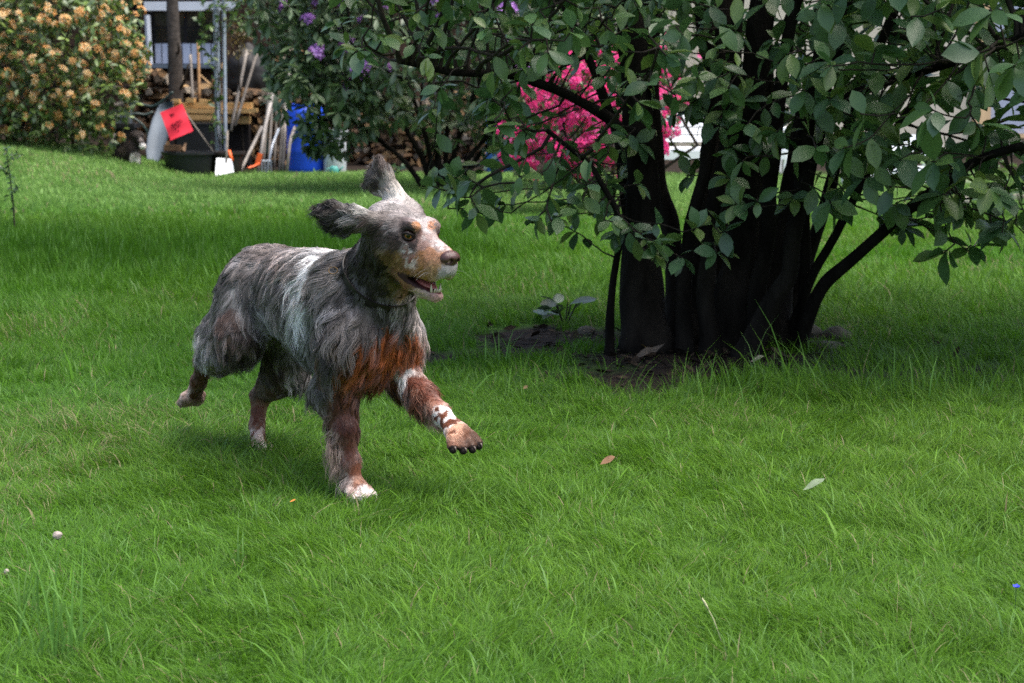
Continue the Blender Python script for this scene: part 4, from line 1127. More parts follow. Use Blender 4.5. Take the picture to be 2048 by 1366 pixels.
# neck
NK0 = np.array([-0.07, 0, 0.46]); NK1 = hl(-0.085, 0, -0.03)
rcone(NK0, NK1, 0.087, 0.054, 0.05)
rcone((-0.035, 0.0, 0.41), hl(-0.065, 0, -0.055), 0.066, 0.044, 0.05)
# front right leg (bears the weight)
chain([(-0.10, 0.068, 0.47), (-0.015, 0.088, 0.375), dl(668, 780, 0.092), dl(672, 800, 0.09)], [0.056, 0.052, 0.042, 0.038], 0.04)
WR = dl(700, 925, 0.082)
chain([dl(670, 795, 0.09), dl(690, 860, 0.086), WR, dl(706, 960, 0.08)], [0.038, 0.027, 0.019, 0.021], 0.02)
ellip(WR + np.array([-0.006, 0, 0.004]), (0.020, 0.021, 0.021), 0.012)
ellip(dl(708, 978, 0.08) + np.array([0.005, 0, 0.004]), (0.042, 0.029, 0.022), 0.012)
for j, o in enumerate((-0.021, -0.007, 0.007, 0.021)):
    rcone(dl(708, 980, 0.08) + np.array([0.02, o, 0.002]), dl(708, 980, 0.08) + np.array([0.052 - abs(o) * 0.5, o * 1.15, -0.008]), 0.013, 0.0115, 0.004)
# front left leg (reaching forward)
EL = dl(800, 745, -0.085); WL = dl(880, 826, -0.095); PL = dl(922, 872, -0.095)
chain([(-0.12, -0.055, 0.46), (-0.075, -0.072, 0.365), EL], [0.05, 0.05, 0.043], 0.04)
chain([EL, dl(845, 790, -0.095), WL, dl(904, 853, -0.095)], [0.038, 0.028, 0.020, 0.021], 0.02)
ellip(WL, (0.021, 0.021, 0.021), 0.012)
PLV = PL - WL; PLV /= np.linalg.norm(PLV)
PLS = np.array([0, 1.0, 0]); PLN = np.cross(PLV, PLS); PLN /= np.linalg.norm(PLN)
_pr = np.array([PLV, PLS, PLN])
ellip(PL - PLV * 0.016, (0.032, 0.033, 0.022), 0.012, _pr)
TOE = [(PL + PLV * 0.002 + PLS * o, PL + PLV * (0.032 - abs(o) * 0.5) + PLS * o * 1.3 + np.array([0, 0, -0.010])) for o in (-0.027, -0.0095, 0.0095, 0.027)]
for a_, b_ in TOE:
    rcone(a_, b_, 0.0125, 0.0118, 0.003)
# rear right leg (pushed off, trailing)
KR = dl(478, 672, 0.10); HKR = dl(412, 722, 0.085); PR = dl(386, 792, 0.075)
rcone((-0.575, 0.045, 0.43), KR, 0.080, 0.056, 0.05)
rcone((-0.615, 0.05, 0.38), dl(440, 668, 0.09), 0.068, 0.052, 0.05)
chain([KR, dl(442, 705, 0.09), HKR], [0.055, 0.042, 0.028], 0.04)
chain([HKR, dl(398, 762, 0.08), PR], [0.022, 0.018, 0.020], 0.015)
RV = PR - HKR; RV /= np.linalg.norm(RV)
for o in (-0.02, -0.007, 0.007, 0.02):
    rcone(PR + np.array([0, o, 0]), PR + RV * 0.026 + np.array([-0.004, o * 1.2, 0]), 0.015, 0.0125, 0.008)
# rear left leg (standing far side)
KL = dl(572, 738, -0.075); HKL = dl(521, 792, -0.04); PLR = dl(517, 890, -0.005)
rcone((-0.57, -0.06, 0.42), KL, 0.085, 0.058, 0.05)
chain([KL, dl(548, 766, -0.06), HKL], [0.050, 0.036, 0.025], 0.03)
chain([HKL, dl(514, 848, -0.02), PLR], [0.024, 0.018, 0.021], 0.015)
for o in (-0.02, -0.007, 0.007, 0.02):
    rcone(PLR + np.array([0.005, o, -0.005]), PLR + np.array([0.042 - abs(o) * 0.5, o * 1.2, -0.016]), 0.015, 0.012, 0.008)
# skull and muzzle (head frame: forward from the point between the eyes, right, up)
hell((-0.062, 0, -0.012), (0.082, 0.064, 0.046), 0.03)
hell((-0.115, 0, -0.018), (0.045, 0.050, 0.045), 0.03)
hell((-0.055, 0.036, -0.045), (0.065, 0.036, 0.055), 0.03)
hell((-0.055, -0.036, -0.045), (0.065, 0.036, 0.055), 0.03)
for s in (1, -1):
    hell((-0.004, 0.030 * s, 0.020), (0.024, 0.016, 0.013), 0.016)           # brow
    hell((0.052, 0.022 * s, -0.058), (0.050, 0.017, 0.030), 0.018)          # flews
    hell((0.015, 0.030 * s, -0.075), (0.040, 0.016, 0.032), 0.02)
hcone((-0.01, 0, -0.026), (0.075, 0, -0.033), 0.040, 0.031, 0.022)
hcone((0.004, 0, -0.010), (0.088, 0, -0.019), 0.018, 0.018, 0.016)
hell((0.088, 0, -0.040), (0.026, 0.028, 0.022), 0.015)
# lower jaw
hcone((-0.045, 0, -0.090), (0.045, 0, -0.112), 0.034, 0.020, 0.025)
hcone((0.045, 0, -0.112), (0.084, 0, -0.111), 0.019, 0.016, 0.012)
for s in (1, -1):
    hell((0.022, 0.026 * s, -0.108), (0.030, 0.009, 0.013), 0.008)            # lower lip
# open mouth
hell((0.074, 0, -0.087), (0.060, 0.030, 0.0155), 0.006, sub=True)
hell((0.060, 0, -0.090), (0.055, 0.050, 0.0105), 0.006, sub=True)
# eye sockets
for s in (1, -1):
    hell((0.004, 0.042 * s, 0.0), (0.014, 0.013, 0.0105), 0.008, sub=True)
# ears, flung back and up by the stride
EBN = hl(-0.075, 0.056, 0.0)
def pd(px, py, dY): return to_dog(at(px, py, hw(-0.075, 0.056, 0.0)[1] + dY))
chain([EBN, pd(712, 428, -0.015), pd(672, 420, -0.01), pd(642, 416, 0.0)], [0.020, 0.014, 0.014, 0.011], 0.02)
chain([hl(-0.09, 0.054, -0.012), pd(705, 446, -0.01), pd(668, 444, -0.005), pd(650, 430, 0.0)], [0.018, 0.013, 0.012, 0.010], 0.02)
chain([pd(725, 438, -0.01), pd(690, 450, 0.0), pd(676, 452, 0.005)], [0.013, 0.012, 0.010], 0.02)
YF = hw(-0.085, -0.05, 0.03)[1]
def pf(px, py, dY): return to_dog(at(px, py, YF + dY))
chain([hl(-0.085, -0.042, 0.02), pf(788, 385, 0.0), pf(772, 350, 0.01), pf(762, 326, 0.015)], [0.020, 0.014, 0.013, 0.010], 0.02)
chain([pf(785, 388, 0.01), pf(762, 362, 0.025), pf(752, 348, 0.03), pf(756, 334, 0.025)], [0.013, 0.012, 0.011, 0.009], 0.02)
chain([pf(782, 384, 0.015), pf(756, 378, 0.035), pf(746, 364, 0.04), pf(748, 348, 0.035)], [0.012, 0.011, 0.010, 0.008], 0.02)

def surface_nets(D, iso=0.0):
    S = D < iso
    n = np.array(D.shape)
    c = S[:-1, :-1, :-1].astype(np.int8)
    tot = np.zeros(n - 1, np.int8)
    for i in (0, 1):
        for j in (0, 1):
            for k in (0, 1):
                tot += S[i:n[0] - 1 + i, j:n[1] - 1 + j, k:n[2] - 1 + k]
    act = (tot > 0) & (tot < 8)
    idx = np.full(act.shape, -1, np.int32)
    A = np.argwhere(act); idx[act] = np.arange(len(A))
    acc = np.zeros((len(A), 3)); cnt = np.zeros(len(A))
    cor = [np.array([i, j, k]) for i in (0, 1) for j in (0, 1) for k in (0, 1)]
    for a in cor:
        for ax in range(3):
            if a[ax]: continue
            b = a.copy(); b[ax] = 1
            va = D[tuple((A + a).T)]; vb = D[tuple((A + b).T)]
            m = (va < iso) != (vb < iso)
            t = np.where(m, (iso - va) / np.where(m, vb - va, 1), 0)
            p = a + np.outer(t, np.eye(3)[ax])
            acc[m] += p[m]; cnt[m] += 1
    V = A + acc / cnt[:, None]
    Q = []
    for ax in range(3):
        b, c2 = (ax + 1) % 3, (ax + 2) % 3
        s0 = [slice(1, -1)] * 3; s1 = [slice(1, -1)] * 3
        s0[ax] = slice(0, -1); s1[ax] = slice(1, None)
        e0, e1 = S[tuple(s0)], S[tuple(s1)]
        for flip in (False, True):
            E = np.argwhere((e0 & ~e1) if not flip else (~e0 & e1))
            off = np.ones(3, int); off[ax] = 0
            E = E + off
            q = []
            for db, dc in ((0, 0), (-1, 0), (-1, -1), (0, -1)):
                P = E.copy(); P[:, b] += db; P[:, c2] += dc
                q.append(idx[tuple(P.T)])
            q = np.stack(q, 1)
            Q.append(q if not flip else q[:, ::-1])
    return V, np.concatenate(Q)

def sdf_mesh(it=3):
    V, Q = surface_nets(FIELD)
    Q = Q[(Q >= 0).all(1)]
    V = lo + V * VOX
    E = np.concatenate([Q[:, [0, 1]], Q[:, [1, 2]], Q[:, [2, 3]], Q[:, [3, 0]]])
    for _ in range(it):                                      # light Laplacian smoothing
        s = np.zeros_like(V); c = np.zeros(len(V))
        for a, b in ((0, 1), (1, 0)):
            for k in range(3): s[:, k] += np.bincount(E[:, a], V[E[:, b], k], len(V))
            c += np.bincount(E[:, a], minlength=len(V))
        V = V * 0.5 + 0.5 * s / np.maximum(c, 1)[:, None]
    return V, Q
DV, DQ = sdf_mesh()
# coat: places on the dog with the lie of the hair, its length and colour there
# (x, y, dx, dy, length cm, lift, colour, light streaks, mirrored: b body / h head / n not, spots)
COAT = [
 (540,497,-60,8,3,.12,(122,106,99),.35,'b',0),(480,520,-50,40,3,.15,(106,95,91),.4,'b',0),(440,570,-25,60,3.5,.2,(112,102,99),.45,'b',0),
 (500,500,-60,20,3,.12,(112,97,92),.35,'b',0),(570,520,-55,30,3.5,.12,(118,98,90),.4,'b',0),
 (600,503,-50,25,3.5,.15,(150,138,134),.5,'b',0),(650,508,-50,40,4,.2,(168,162,161),.7,'b',0),(590,545,-50,55,4.5,.15,(120,108,104),.45,'b',0),
 (530,560,-40,55,4,.15,(101,91,87),.35,'b',0),(490,600,25,55,5,.2,(122,114,113),.5,'b',0),(520,610,35,45,5,.25,(140,134,134),.6,'b',0),
 (545,640,40,30,5,.3,(150,145,147),.65,'b',0),(600,565,-38,72,6,.15,(214,212,213),.95,'b',0),(628,540,-45,60,5,.15,(204,201,202),.9,'b',0),
 (585,610,-25,80,7,.15,(182,179,180),.85,'b',0),(560,600,-15,70,6,.15,(112,102,98),.4,'b',0),(580,650,-8,80,6.5,.15,(108,101,101),.55,'b',0),
 (610,640,-12,80,8,.15,(120,113,114),.7,'b',0),(600,690,0,80,7,.15,(92,85,86),.5,'b',0),(560,700,10,80,3.6,.2,(94,86,86),.55,'b',0),
 (625,745,8,80,4.6,.15,(92,83,80),.5,'b',0),(590,760,12,80,3.6,.2,(112,103,102),.65,'b',0),(645,785,0,80,3,.2,(72,60,56),.3,'b',0),
 (642,565,-30,70,6,.2,(88,77,71),.45,'b',0),(662,610,-20,80,6,.2,(100,91,88),.6,'b',0),(692,650,-8,80,5,.2,(92,82,77),.35,'b',0),
 (650,700,0,80,7,.15,(82,72,69),.5,'b',0),(530,700,15,70,3,.2,(60,50,44),.2,'b',0),(545,745,15,70,3,.2,(58,48,42),.2,'b',0),
 (665,560,-40,60,6,.3,(105,95,90),.5,'b',0),
 (700,525,-40,50,5,.3,(62,52,48),.3,'b',0),(730,505,-35,55,4,.25,(42,35,31),.12,'b',0),(680,512,-50,40,5,.35,(92,82,74),.45,'b',0),
 (740,562,-25,55,3.5,.2,(34,28,25),.12,'b',0),(772,580,-25,50,3,.2,(38,31,22),.1,'b',0),(758,530,-30,50,3,.2,(32,26,23),.1,'b',0),  # neck below ear and jaw: shadow painted into the coat colour
 (715,575,-25,60,4.5,.25,(60,52,48),.3,'b',0),(690,590,-25,65,5,.25,(85,76,72),.5,'b',0),
 (742,622,-10,70,5,.22,(82,72,66),.28,'b',0),(775,610,5,70,4.5,.25,(64,56,53),.35,'b',0),(792,622,8,70,4.5,.25,(72,64,61),.45,'b',0),
 (826,632,20,60,4,.25,(145,134,131),.6,'b',0),(816,604,20,60,4,.2,(132,122,119),.6,'b',0),(720,645,-10,70,5,.22,(86,75,68),.28,'b',0),
 (765,640,0,70,5,.25,(78,68,64),.4,'b',0),(700,672,-10,70,5,.22,(92,78,68),.3,'b',0),
 (760,700,-25,50,6,.4,(120,62,30),.12,'b',0),(800,692,25,50,6,.45,(138,76,40),.12,'b',0),(822,722,30,45,5.5,.42,(134,74,40),.15,'b',0),
 (722,722,-25,60,6,.35,(114,60,31),.12,'b',0),(690,745,-15,60,6,.3,(100,60,38),.2,'b',0),(772,742,0,60,6.5,.42,(108,56,28),.1,'b',0),
 (742,772,0,60,6,.4,(84,45,25),.08,'b',0),(792,777,15,60,6,.4,(82,47,30),.1,'b',0),(834,700,30,45,5,.4,(142,82,46),.15,'b',0),
 (780,668,-15,50,5.5,.4,(124,66,34),.12,'n',0),(818,672,25,50,5.5,.42,(138,78,42),.12,'n',0),(738,690,-25,55,6,.38,(116,62,32),.12,'n',0),(700,712,-20,60,6,.35,(106,58,32),.15,'n',0),(755,720,-10,55,6.5,.42,(110,56,28),.1,'n',0),
 # right front leg
 (672,802,-4,80,2.2,.15,(76,45,35),.12,'n',0),(642,802,-18,70,2.6,.3,(95,75,66),.4,'n',0),(648,835,-30,60,3.5,.4,(120,90,76),.35,'n',0),
 (692,850,5,80,1.2,.08,(66,35,25),.05,'n',0),(675,830,0,80,1.6,.1,(80,48,36),.15,'n',0),(692,900,6,80,1.0,.08,(74,40,27),.05,'n',0),
 (657,905,-52,38,6,.62,(180,148,128),.4,'n',0),(653,868,-50,40,6.5,.6,(168,134,114),.4,'n',0),(672,942,-48,45,5.5,.6,(188,160,142),.4,'n',0),(672,885,-5,70,1.2,.1,(84,48,35),.1,'n',0),(682,925,0,70,1.2,.1,(92,56,42),.1,'n',0),(668,845,-8,70,1.8,.12,(82,50,38),.1,'n',0),
 (708,940,10,70,.8,.08,(108,66,48),.1,'n',0),(692,965,-5,60,1,.12,(190,168,155),.4,'n',.3),(717,965,15,60,.7,.1,(165,125,105),.2,'n',.4),(727,985,20,50,.7,.1,(222,208,202),.2,'n',.2),
 # left front leg
 (802,745,10,60,2,.2,(192,184,184),.5,'n',0),(815,735,15,60,1.8,.2,(188,178,175),.4,'n',0),(832,762,40,60,1.2,.1,(98,52,36),.08,'n',0),(850,788,50,55,.9,.08,(92,48,33),.05,'n',0),
 (802,790,18,60,6,.4,(98,62,46),.25,'n',0),(832,815,5,60,6,.5,(132,88,68),.3,'n',0),(862,810,50,55,.7,.08,(150,108,92),.1,'n',.5),
 (846,838,15,60,4,.4,(150,108,85),.3,'n',.1),(878,826,45,55,.5,.06,(218,206,200),.2,'n',.85),(895,846,45,50,.5,.06,(218,206,200),.2,'n',.85),(911,856,40,50,.6,.08,(176,134,110),.2,'n',.6),(928,866,40,50,.6,.08,(104,68,50),.1,'n',.2),(938,876,40,50,.3,.06,(70,48,36),.05,'n',0),
 # right hind leg
 (432,622,-10,70,4,.2,(122,112,109),.5,'b',0),(406,642,-20,60,4,.3,(152,144,143),.65,'n',0),(401,682,-15,70,4,.3,(152,144,143),.65,'n',0),(452,642,0,70,3.5,.18,(70,56,50),.25,'b',0),
 (470,682,0,70,4,.2,(66,53,46),.15,'n',0),(440,700,-5,70,4,.2,(86,75,66),.3,'n',0),(470,728,0,70,3.2,.25,(62,51,39),.15,'n',0),(500,680,10,60,4,.2,(52,43,36),.12,'n',0),
 (420,735,-25,50,3,.3,(122,111,102),.45,'n',0),(405,760,-20,70,1.6,.15,(76,49,33),.1,'n',.1),(390,790,-20,60,1.3,.15,(72,46,31),.1,'n',.1),(376,786,-10,50,1,.1,(175,155,145),.1,'n',.3),
 # left hind leg
 (565,760,-20,60,1.6,.15,(70,55,45),.2,'n',0),(532,790,-10,70,1,.1,(78,62,50),.2,'n',0),(516,830,0,70,1.3,.1,(125,96,78),.15,'n',.6),(515,868,0,70,1.2,.1,(186,166,156),.15,'n',.7),(522,900,10,60,1,.1,(212,202,196),.1,'n',.3),
 # head
 (810,424,-50,-15,.8,.1,(150,136,133),.3,'h',0),(785,412,-50,0,.8,.1,(150,139,135),.3,'h',0),(768,408,-50,0,.8,.1,(172,164,160),.2,'n',0),(795,404,-50,0,.8,.1,(190,182,180),.2,'n',0),(838,438,-40,-30,.7,.1,(165,152,150),.35,'h',0),(770,434,-50,10,1.0,.1,(112,97,92),.3,'h',0),
 (790,450,-50,15,1.2,.1,(106,93,89),.3,'h',0),(755,458,-40,30,2,.2,(62,52,48),.2,'h',0),(834,450,-35,-25,.6,.06,(178,128,90),.05,'n',0),(862,451,-20,-30,.8,.06,(186,132,98),.05,'n',0),
 (849,458,-10,-40,.8,.05,(178,170,168),.25,'n',.15),(856,478,-30,-25,.6,.05,(168,154,150),.15,'n',.25),(880,492,-40,-25,.5,.05,(206,196,192),.1,'n',.35),(846,490,-50,10,.6,.05,(150,120,110),.1,'h',.1),
 (825,490,-40,20,.8,.06,(58,48,44),.1,'h',0),(815,452,-45,-10,.8,.06,(70,58,54),.1,'h',0),(800,472,-45,20,.9,.08,(56,47,44),.12,'h',0),(790,492,-40,30,1.2,.1,(66,53,46),.1,'h',0),(778,510,-40,30,1.5,.12,(104,78,42),.15,'h',0),
 (770,480,-40,25,1.5,.1,(60,50,46),.15,'h',0),(800,516,-40,30,1,.1,(128,98,58),.2,'h',.2),(816,506,-40,30,.8,.1,(192,184,178),.1,'h',.5),(824,522,-40,25,.8,.08,(178,164,150),.1,'h',.6),(842,516,-50,20,.6,.05,(152,108,70),.08,'h',0),
 (862,506,-50,15,.5,.05,(162,118,88),.08,'h',0),(880,517,-45,20,.5,.05,(166,124,96),.1,'h',0),(868,540,-40,25,.7,.06,(176,138,94),.2,'h',.2),(886,542,-30,30,.6,.06,(184,173,172),.15,'h',0),(845,545,-40,30,.8,.08,(148,106,50),.15,'h',.3),
 (820,545,-40,30,1,.08,(132,90,44),.15,'h',.2),(802,555,-30,35,1.2,.1,(152,108,78),.2,'h',.3),(852,597,-40,20,.8,.08,(196,166,152),.15,'n',0),(830,596,-40,20,.8,.08,(160,120,95),.15,'n',0),(872,597,-40,20,.6,.08,(190,150,140),.1,'n',0),(806,588,-40,20,1,.1,(142,103,74),.2,'n',0),(782,560,-30,40,1.5,.15,(66,53,30),.12,'h',0),(785,575,-30,40,1.5,.15,(98,82,48),.12,'n',0),
 (845,447,-25,-35,.6,.05,(162,152,149),.25,'n',0),(826,441,-40,-25,.7,.06,(140,124,120),.2,'n',0),(824,458,-40,-10,.6,.05,(52,42,38),.05,'h',0),(836,466,-30,-10,.6,.05,(120,92,84),.05,'h',0),(870,458,-20,-30,.6,.05,(150,135,130),.1,'n',0),(858,440,-25,-35,.6,.05,(175,162,158),.2,'n',0),(852,451,-20,-40,.6,.05,(176,168,166),.25,'n',0),
 # ears
 (745,434,-60,-5,1.5,.1,(104,92,86),.3,'n',0),(726,420,-60,0,2,.12,(198,192,186),.2,'n',0),(702,430,-60,0,4,.22,(92,82,75),.35,'n',0),(668,425,-60,-5,3.5,.25,(60,50,44),.15,'n',0),
 (642,416,-60,-8,3,.2,(50,42,38),.1,'n',0),(690,456,-40,40,3.5,.25,(58,49,42),.2,'n',0),(730,447,-40,20,2,.15,(112,94,88),.2,'n',0),(676,455,-45,30,3,.2,(52,44,38),.15,'n',0),
 (792,392,-25,-45,1.6,.1,(204,196,188),.2,'n',0),(782,372,-25,-50,2,.15,(178,163,150),.3,'n',0),(765,342,-15,-50,2.5,.18,(84,71,65),.2,'n',0),(755,350,-25,30,3,.2,(64,54,49),.2,'n',0),(761,326,-5,-40,2,.15,(86,73,67),.2,'n',0),
]
DOG = empty("running_dog", tuple(DOG_O))
tag(DOG, "grey merle long haired dog with brown chest galloping across the lawn, ears flying", "dog")
def dog_link(name, me, m, parent=DOG):
    o = link(name, me, m)
    o.parent = parent
    if parent is DOG: o.matrix_parent_inverse = Matrix.Translation(-Vector(DOG_O))
    return o
DT = np.concatenate([DQ[:, [0, 1, 2]], DQ[:, [0, 2, 3]]])
bvh = BVHTree.FromPolygons([tuple(v) for v in DV], [tuple(int(i) for i in t) for t in DT])
A0, A1, A2 = DV[DT[:, 0]], DV[DT[:, 1]], DV[DT[:, 2]]
CN = np.cross(A1 - A0, A2 - A0); AREA = np.linalg.norm(CN, axis=1) / 2
VN = np.zeros_like(DV)
for k in range(3):
    for j in range(3): VN[:, j] += np.bincount(DT[:, k], CN[:, j], len(DV))
VN /= np.linalg.norm(VN, axis=1)[:, None] + 1e-12
camd = to_dog(CAMP)
def vec_dog(v): return np.array([v @ DFV, v @ DRV, v[2]])
aP, aD, aL, aLift, aC, aM, aS = [], [], [], [], [], [], []
hO = to_dog(HE); hRd = _rot[1]
for (px, py, dx, dy, ln, lift, c, mer, mir, sp) in COAT:
    d = vec_dog(ray(px, py)); d /= np.linalg.norm(d)
    hit, nrm, _, _ = bvh.ray_cast(Vector(camd), Vector(d))
    if hit is None:                                   # just off the outline: nearest skin to that line
        p0 = camd + d * 4.15
        hit, nrm, _, _ = bvh.find_nearest(Vector(p0))
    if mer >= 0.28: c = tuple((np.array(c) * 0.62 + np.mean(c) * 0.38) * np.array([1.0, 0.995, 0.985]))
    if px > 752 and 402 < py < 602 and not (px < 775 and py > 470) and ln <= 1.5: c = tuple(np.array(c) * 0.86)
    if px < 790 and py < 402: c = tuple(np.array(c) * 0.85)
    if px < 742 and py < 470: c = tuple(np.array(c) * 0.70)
    if mer >= 0.28 and py > 488 and px < 760 and ln >= 3.5: ln *= 1.28; lift *= 0.72
    p = np.array(hit); t = vec_dog(RTV * dx - UPV * dy); t /= np.linalg.norm(t)
    for s in ((0,) if mir == 'n' else (0, 1)):
        q, tt = p, t
        if s and mir == 'b': q = p * [1, -1, 1]; tt = t * [1, -1, 1]
        if s and mir == 'h':
            q = p - 2 * ((p - hO) @ hRd) * hRd; tt = t - 2 * (t @ hRd) * hRd
        if s and abs(p[1]) < 0.02 and mir == 'b': continue
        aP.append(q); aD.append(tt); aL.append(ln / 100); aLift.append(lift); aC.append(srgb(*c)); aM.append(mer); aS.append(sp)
aP, aD, aL, aLift, aC, aM, aS = map(np.array, (aP, aD, aL, aLift, aC, aM, aS))
def interp(P, power=3.6, eps=1.2e-5, cols=True):
    out = [np.zeros((len(P), 3)), np.zeros(len(P)), np.zeros(len(P)), np.zeros((len(P), 3)), np.zeros(len(P)), np.zeros(len(P))]
    for i in range(0, len(P), 20000):
        D2 = ((P[i:i + 20000, None, :] - aP[None]) ** 2).sum(-1)
        wg = 1 / (D2 + eps) ** 2.6; wg /= wg.sum(1, keepdims=True)
        ws = 1 / (D2 + eps) ** power; ws /= ws.sum(1, keepdims=True)
        out[0][i:i + 20000] = wg @ aD; out[1][i:i + 20000] = wg @ aL; out[2][i:i + 20000] = wg @ aLift
        out[3][i:i + 20000] = ws @ aC; out[4][i:i + 20000] = ws @ aM; out[5][i:i + 20000] = ws @ aS
    return out
COAT_GAIN = 1.18
rng = np.random.RandomState(11)
def head_local(P):
    X = to_world(P) - HE
    return np.stack([X @ HF, X @ HR, X @ HU], -1)
# skin colour on the body mesh
jit = np.stack([vnoise(DV, 60, o) - 0.5 for o in (1.3, 5.7, 9.1)], -1) * 0.02
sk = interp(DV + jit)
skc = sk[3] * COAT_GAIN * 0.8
def coat_marks(P, col, spt):
    """ticking on the face, brown spots on the feet"""
    hd_ = np.abs(head_local(P)).max(1)
    sn = np.where(hd_ < 0.13, vnoise(P, 130, 21.0), vnoise(P, 95, 21.0))
    sm = np.clip((sn - 0.52) * 18, 0, 1) * (spt > 0.12) * np.clip(spt * 1.6, 0, 1)
    col = col * (1 - sm[:, None]) + srgb(104, 60, 42) * sm[:, None]
    return np.where((hd_ < 0.125)[:, None], col * (0.66 + 0.85 * (0.5 * vnoise(P, 150, 4.0) + 0.5 * vnoise(P, 330, 9.0)))[:, None], col)
skc = coat_marks(DV, skc, sk[5])
hlv = head_local(DV)
inmouth = (((hlv[:, 0] - 0.070) / 0.062) ** 2 + (hlv[:, 1] / 0.034) ** 2 + ((hlv[:, 2] + 0.088) / 0.0175) ** 2 < 1.0)
lipz = (((hlv[:, 0] - 0.045) / 0.072) ** 2 + (hlv[:, 1] / 0.060) ** 2 + ((hlv[:, 2] + 0.091) / 0.017) ** 2 < 1.0)
skc[lipz] = srgb(58, 36, 36)
skc[inmouth] = srgb(88, 40, 40)
eyez = np.minimum(((hlv - [0.004, 0.040, 0]) ** 2).sum(1), ((hlv - [0.004, -0.040, 0]) ** 2).sum(1)) < 0.0145 ** 2
skc[eyez] = srgb(52, 34, 30)
# paw pads
pads = np.zeros(len(DV), bool)
padc = [b_ + np.array([0.004, 0, -0.006]) for a_, b_ in TOE]
for c in padc + [PL - PLV * 0.01 + np.array([0, 0, -0.026])]:
    pads |= ((DV - c) ** 2).sum(1) < 0.0125 ** 2
skc[pads] = srgb(40, 30, 28)
m_skin = mat_attr("dog_skin", "col", 0.7, 0.2)
body = dog_link("body", npmesh("body", to_world(DV), DQ, True, {"col": skc}), m_skin)
# strands
wgt = AREA.copy(); cen = (A0 + A1 + A2) / 3; hc = head_local(cen)
onhead = (hc[:, 0] > -0.10) & (np.abs(hc[:, 1]) < 0.09) & (hc[:, 2] > -0.15) & (hc[:, 2] < 0.08)
wgt *= np.clip(0.030 / np.maximum(interp(cen)[1], 1e-3), 0.9, 4.5)
skip = lipz | inmouth | eyez | pads
wgt[skip[DT].any(1)] = 0
nz = ((hc - [0.106, 0, -0.018]) ** 2).sum(1) < 0.021 ** 2
wgt[nz] = 0
NH = 190000
tri = np.searchsorted(np.cumsum(wgt), rng.rand(NH) * wgt.sum())
u = rng.rand(NH, 2); fl = u.sum(1) > 1; u[fl] = 1 - u[fl]
B = np.stack([1 - u.sum(1), u[:, 0], u[:, 1]], 1)[:, :, None]
T3 = DT[tri]
HP = (DV[T3] * B).sum(1); HN = (VN[T3] * B).sum(1); HN /= np.linalg.norm(HN, axis=1)[:, None]
# clumps: every strand leans to the nearest of the lock centres
from mathutils.kdtree import KDTree
NCL = 5600
ci = rng.choice(NH, NCL, replace=False)
kd = KDTree(NCL)
for k, i in enumerate(ci): kd.insert(Vector(HP[i]), k)
kd.balance()
cl = np.array([kd.find(Vector(p))[1] for p in HP])
j = np.stack([vnoise(HP, 70, o) - 0.5 for o in (1.3, 5.7, 9.1)], -1) * np.where(np.abs(head_local(HP)).max(1) < 0.12, 0.010, 0.022)[:, None]
ip = interp(HP + j)
g_dir, g_len, g_lift = ip[0], ip[1], ip[2]
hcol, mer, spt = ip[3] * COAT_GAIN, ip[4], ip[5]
g_dir /= np.linalg.norm(g_dir, axis=1)[:, None] + 1e-9
wav = np.stack([vnoise(HP, 22, o) - 0.5 for o in (2.2, 7.9, 13.3)], -1)
t = g_dir + wav * np.clip(g_len * 16, 0.1, 0.65)[:, None]
t -= HN * (t * HN).sum(1, keepdims=True)
t /= np.linalg.norm(t, axis=1)[:, None] + 1e-9
side = np.cross(HN, t)
clr = rng.rand(NCL, 4)
L = g_len * 0.85 * (0.65 + 0.5 * rng.rand(NH)) * (0.75 + 0.5 * clr[cl, 0])
lift = np.clip(g_lift * np.where(g_lift > 0.42, 1.0, 0.6) * (0.5 + 1.0 * clr[cl, 1]) + (rng.rand(NH) - 0.5) * 0.08, 0.03, 0.9)
K = 6
s = np.linspace(0, 1, K)[None, :, None]
ph = (clr[cl, 2] * 6.28)[:, None, None]
amp = (np.clip(L - 0.012, 0, 1) * 0.16)[:, None, None] * (0.5 + clr[cl, 3])[:, None, None]
grav = np.array([0, 0, -1.0])
P = HP[:, None, :] + (L[:, None, None] * s) * (t[:, None, :] * np.cos(lift * 1.2)[:, None, None] + HN[:, None, :] * (np.sin(lift * 1.2)[:, None, None] * (1 - 0.55 * s)))
P = P + grav * (np.clip(L, 0, .09)[:, None, None] * 0.22 * s ** 2) * np.clip((L - 0.02) / 0.03, 0, 1)[:, None, None]
P = P + side[:, None, :] * amp * (np.sin(ph + s * 6.0) - np.sin(ph)) + HN[:, None, :] * amp * 0.6 * (np.cos(ph + s * 6.0) - np.cos(ph)) * s
dro = HP - HP[ci[cl]]
P = P - dro[:, None, :] * (s ** 1.3) * np.clip(0.35 + L * 12, 0, 0.92)[:, None, None]
P = P + (rng.rand(NH, 1, 3) - 0.5) * 0.004 * s * np.clip(L * 40, 0.1, 1.4)[:, None, None]
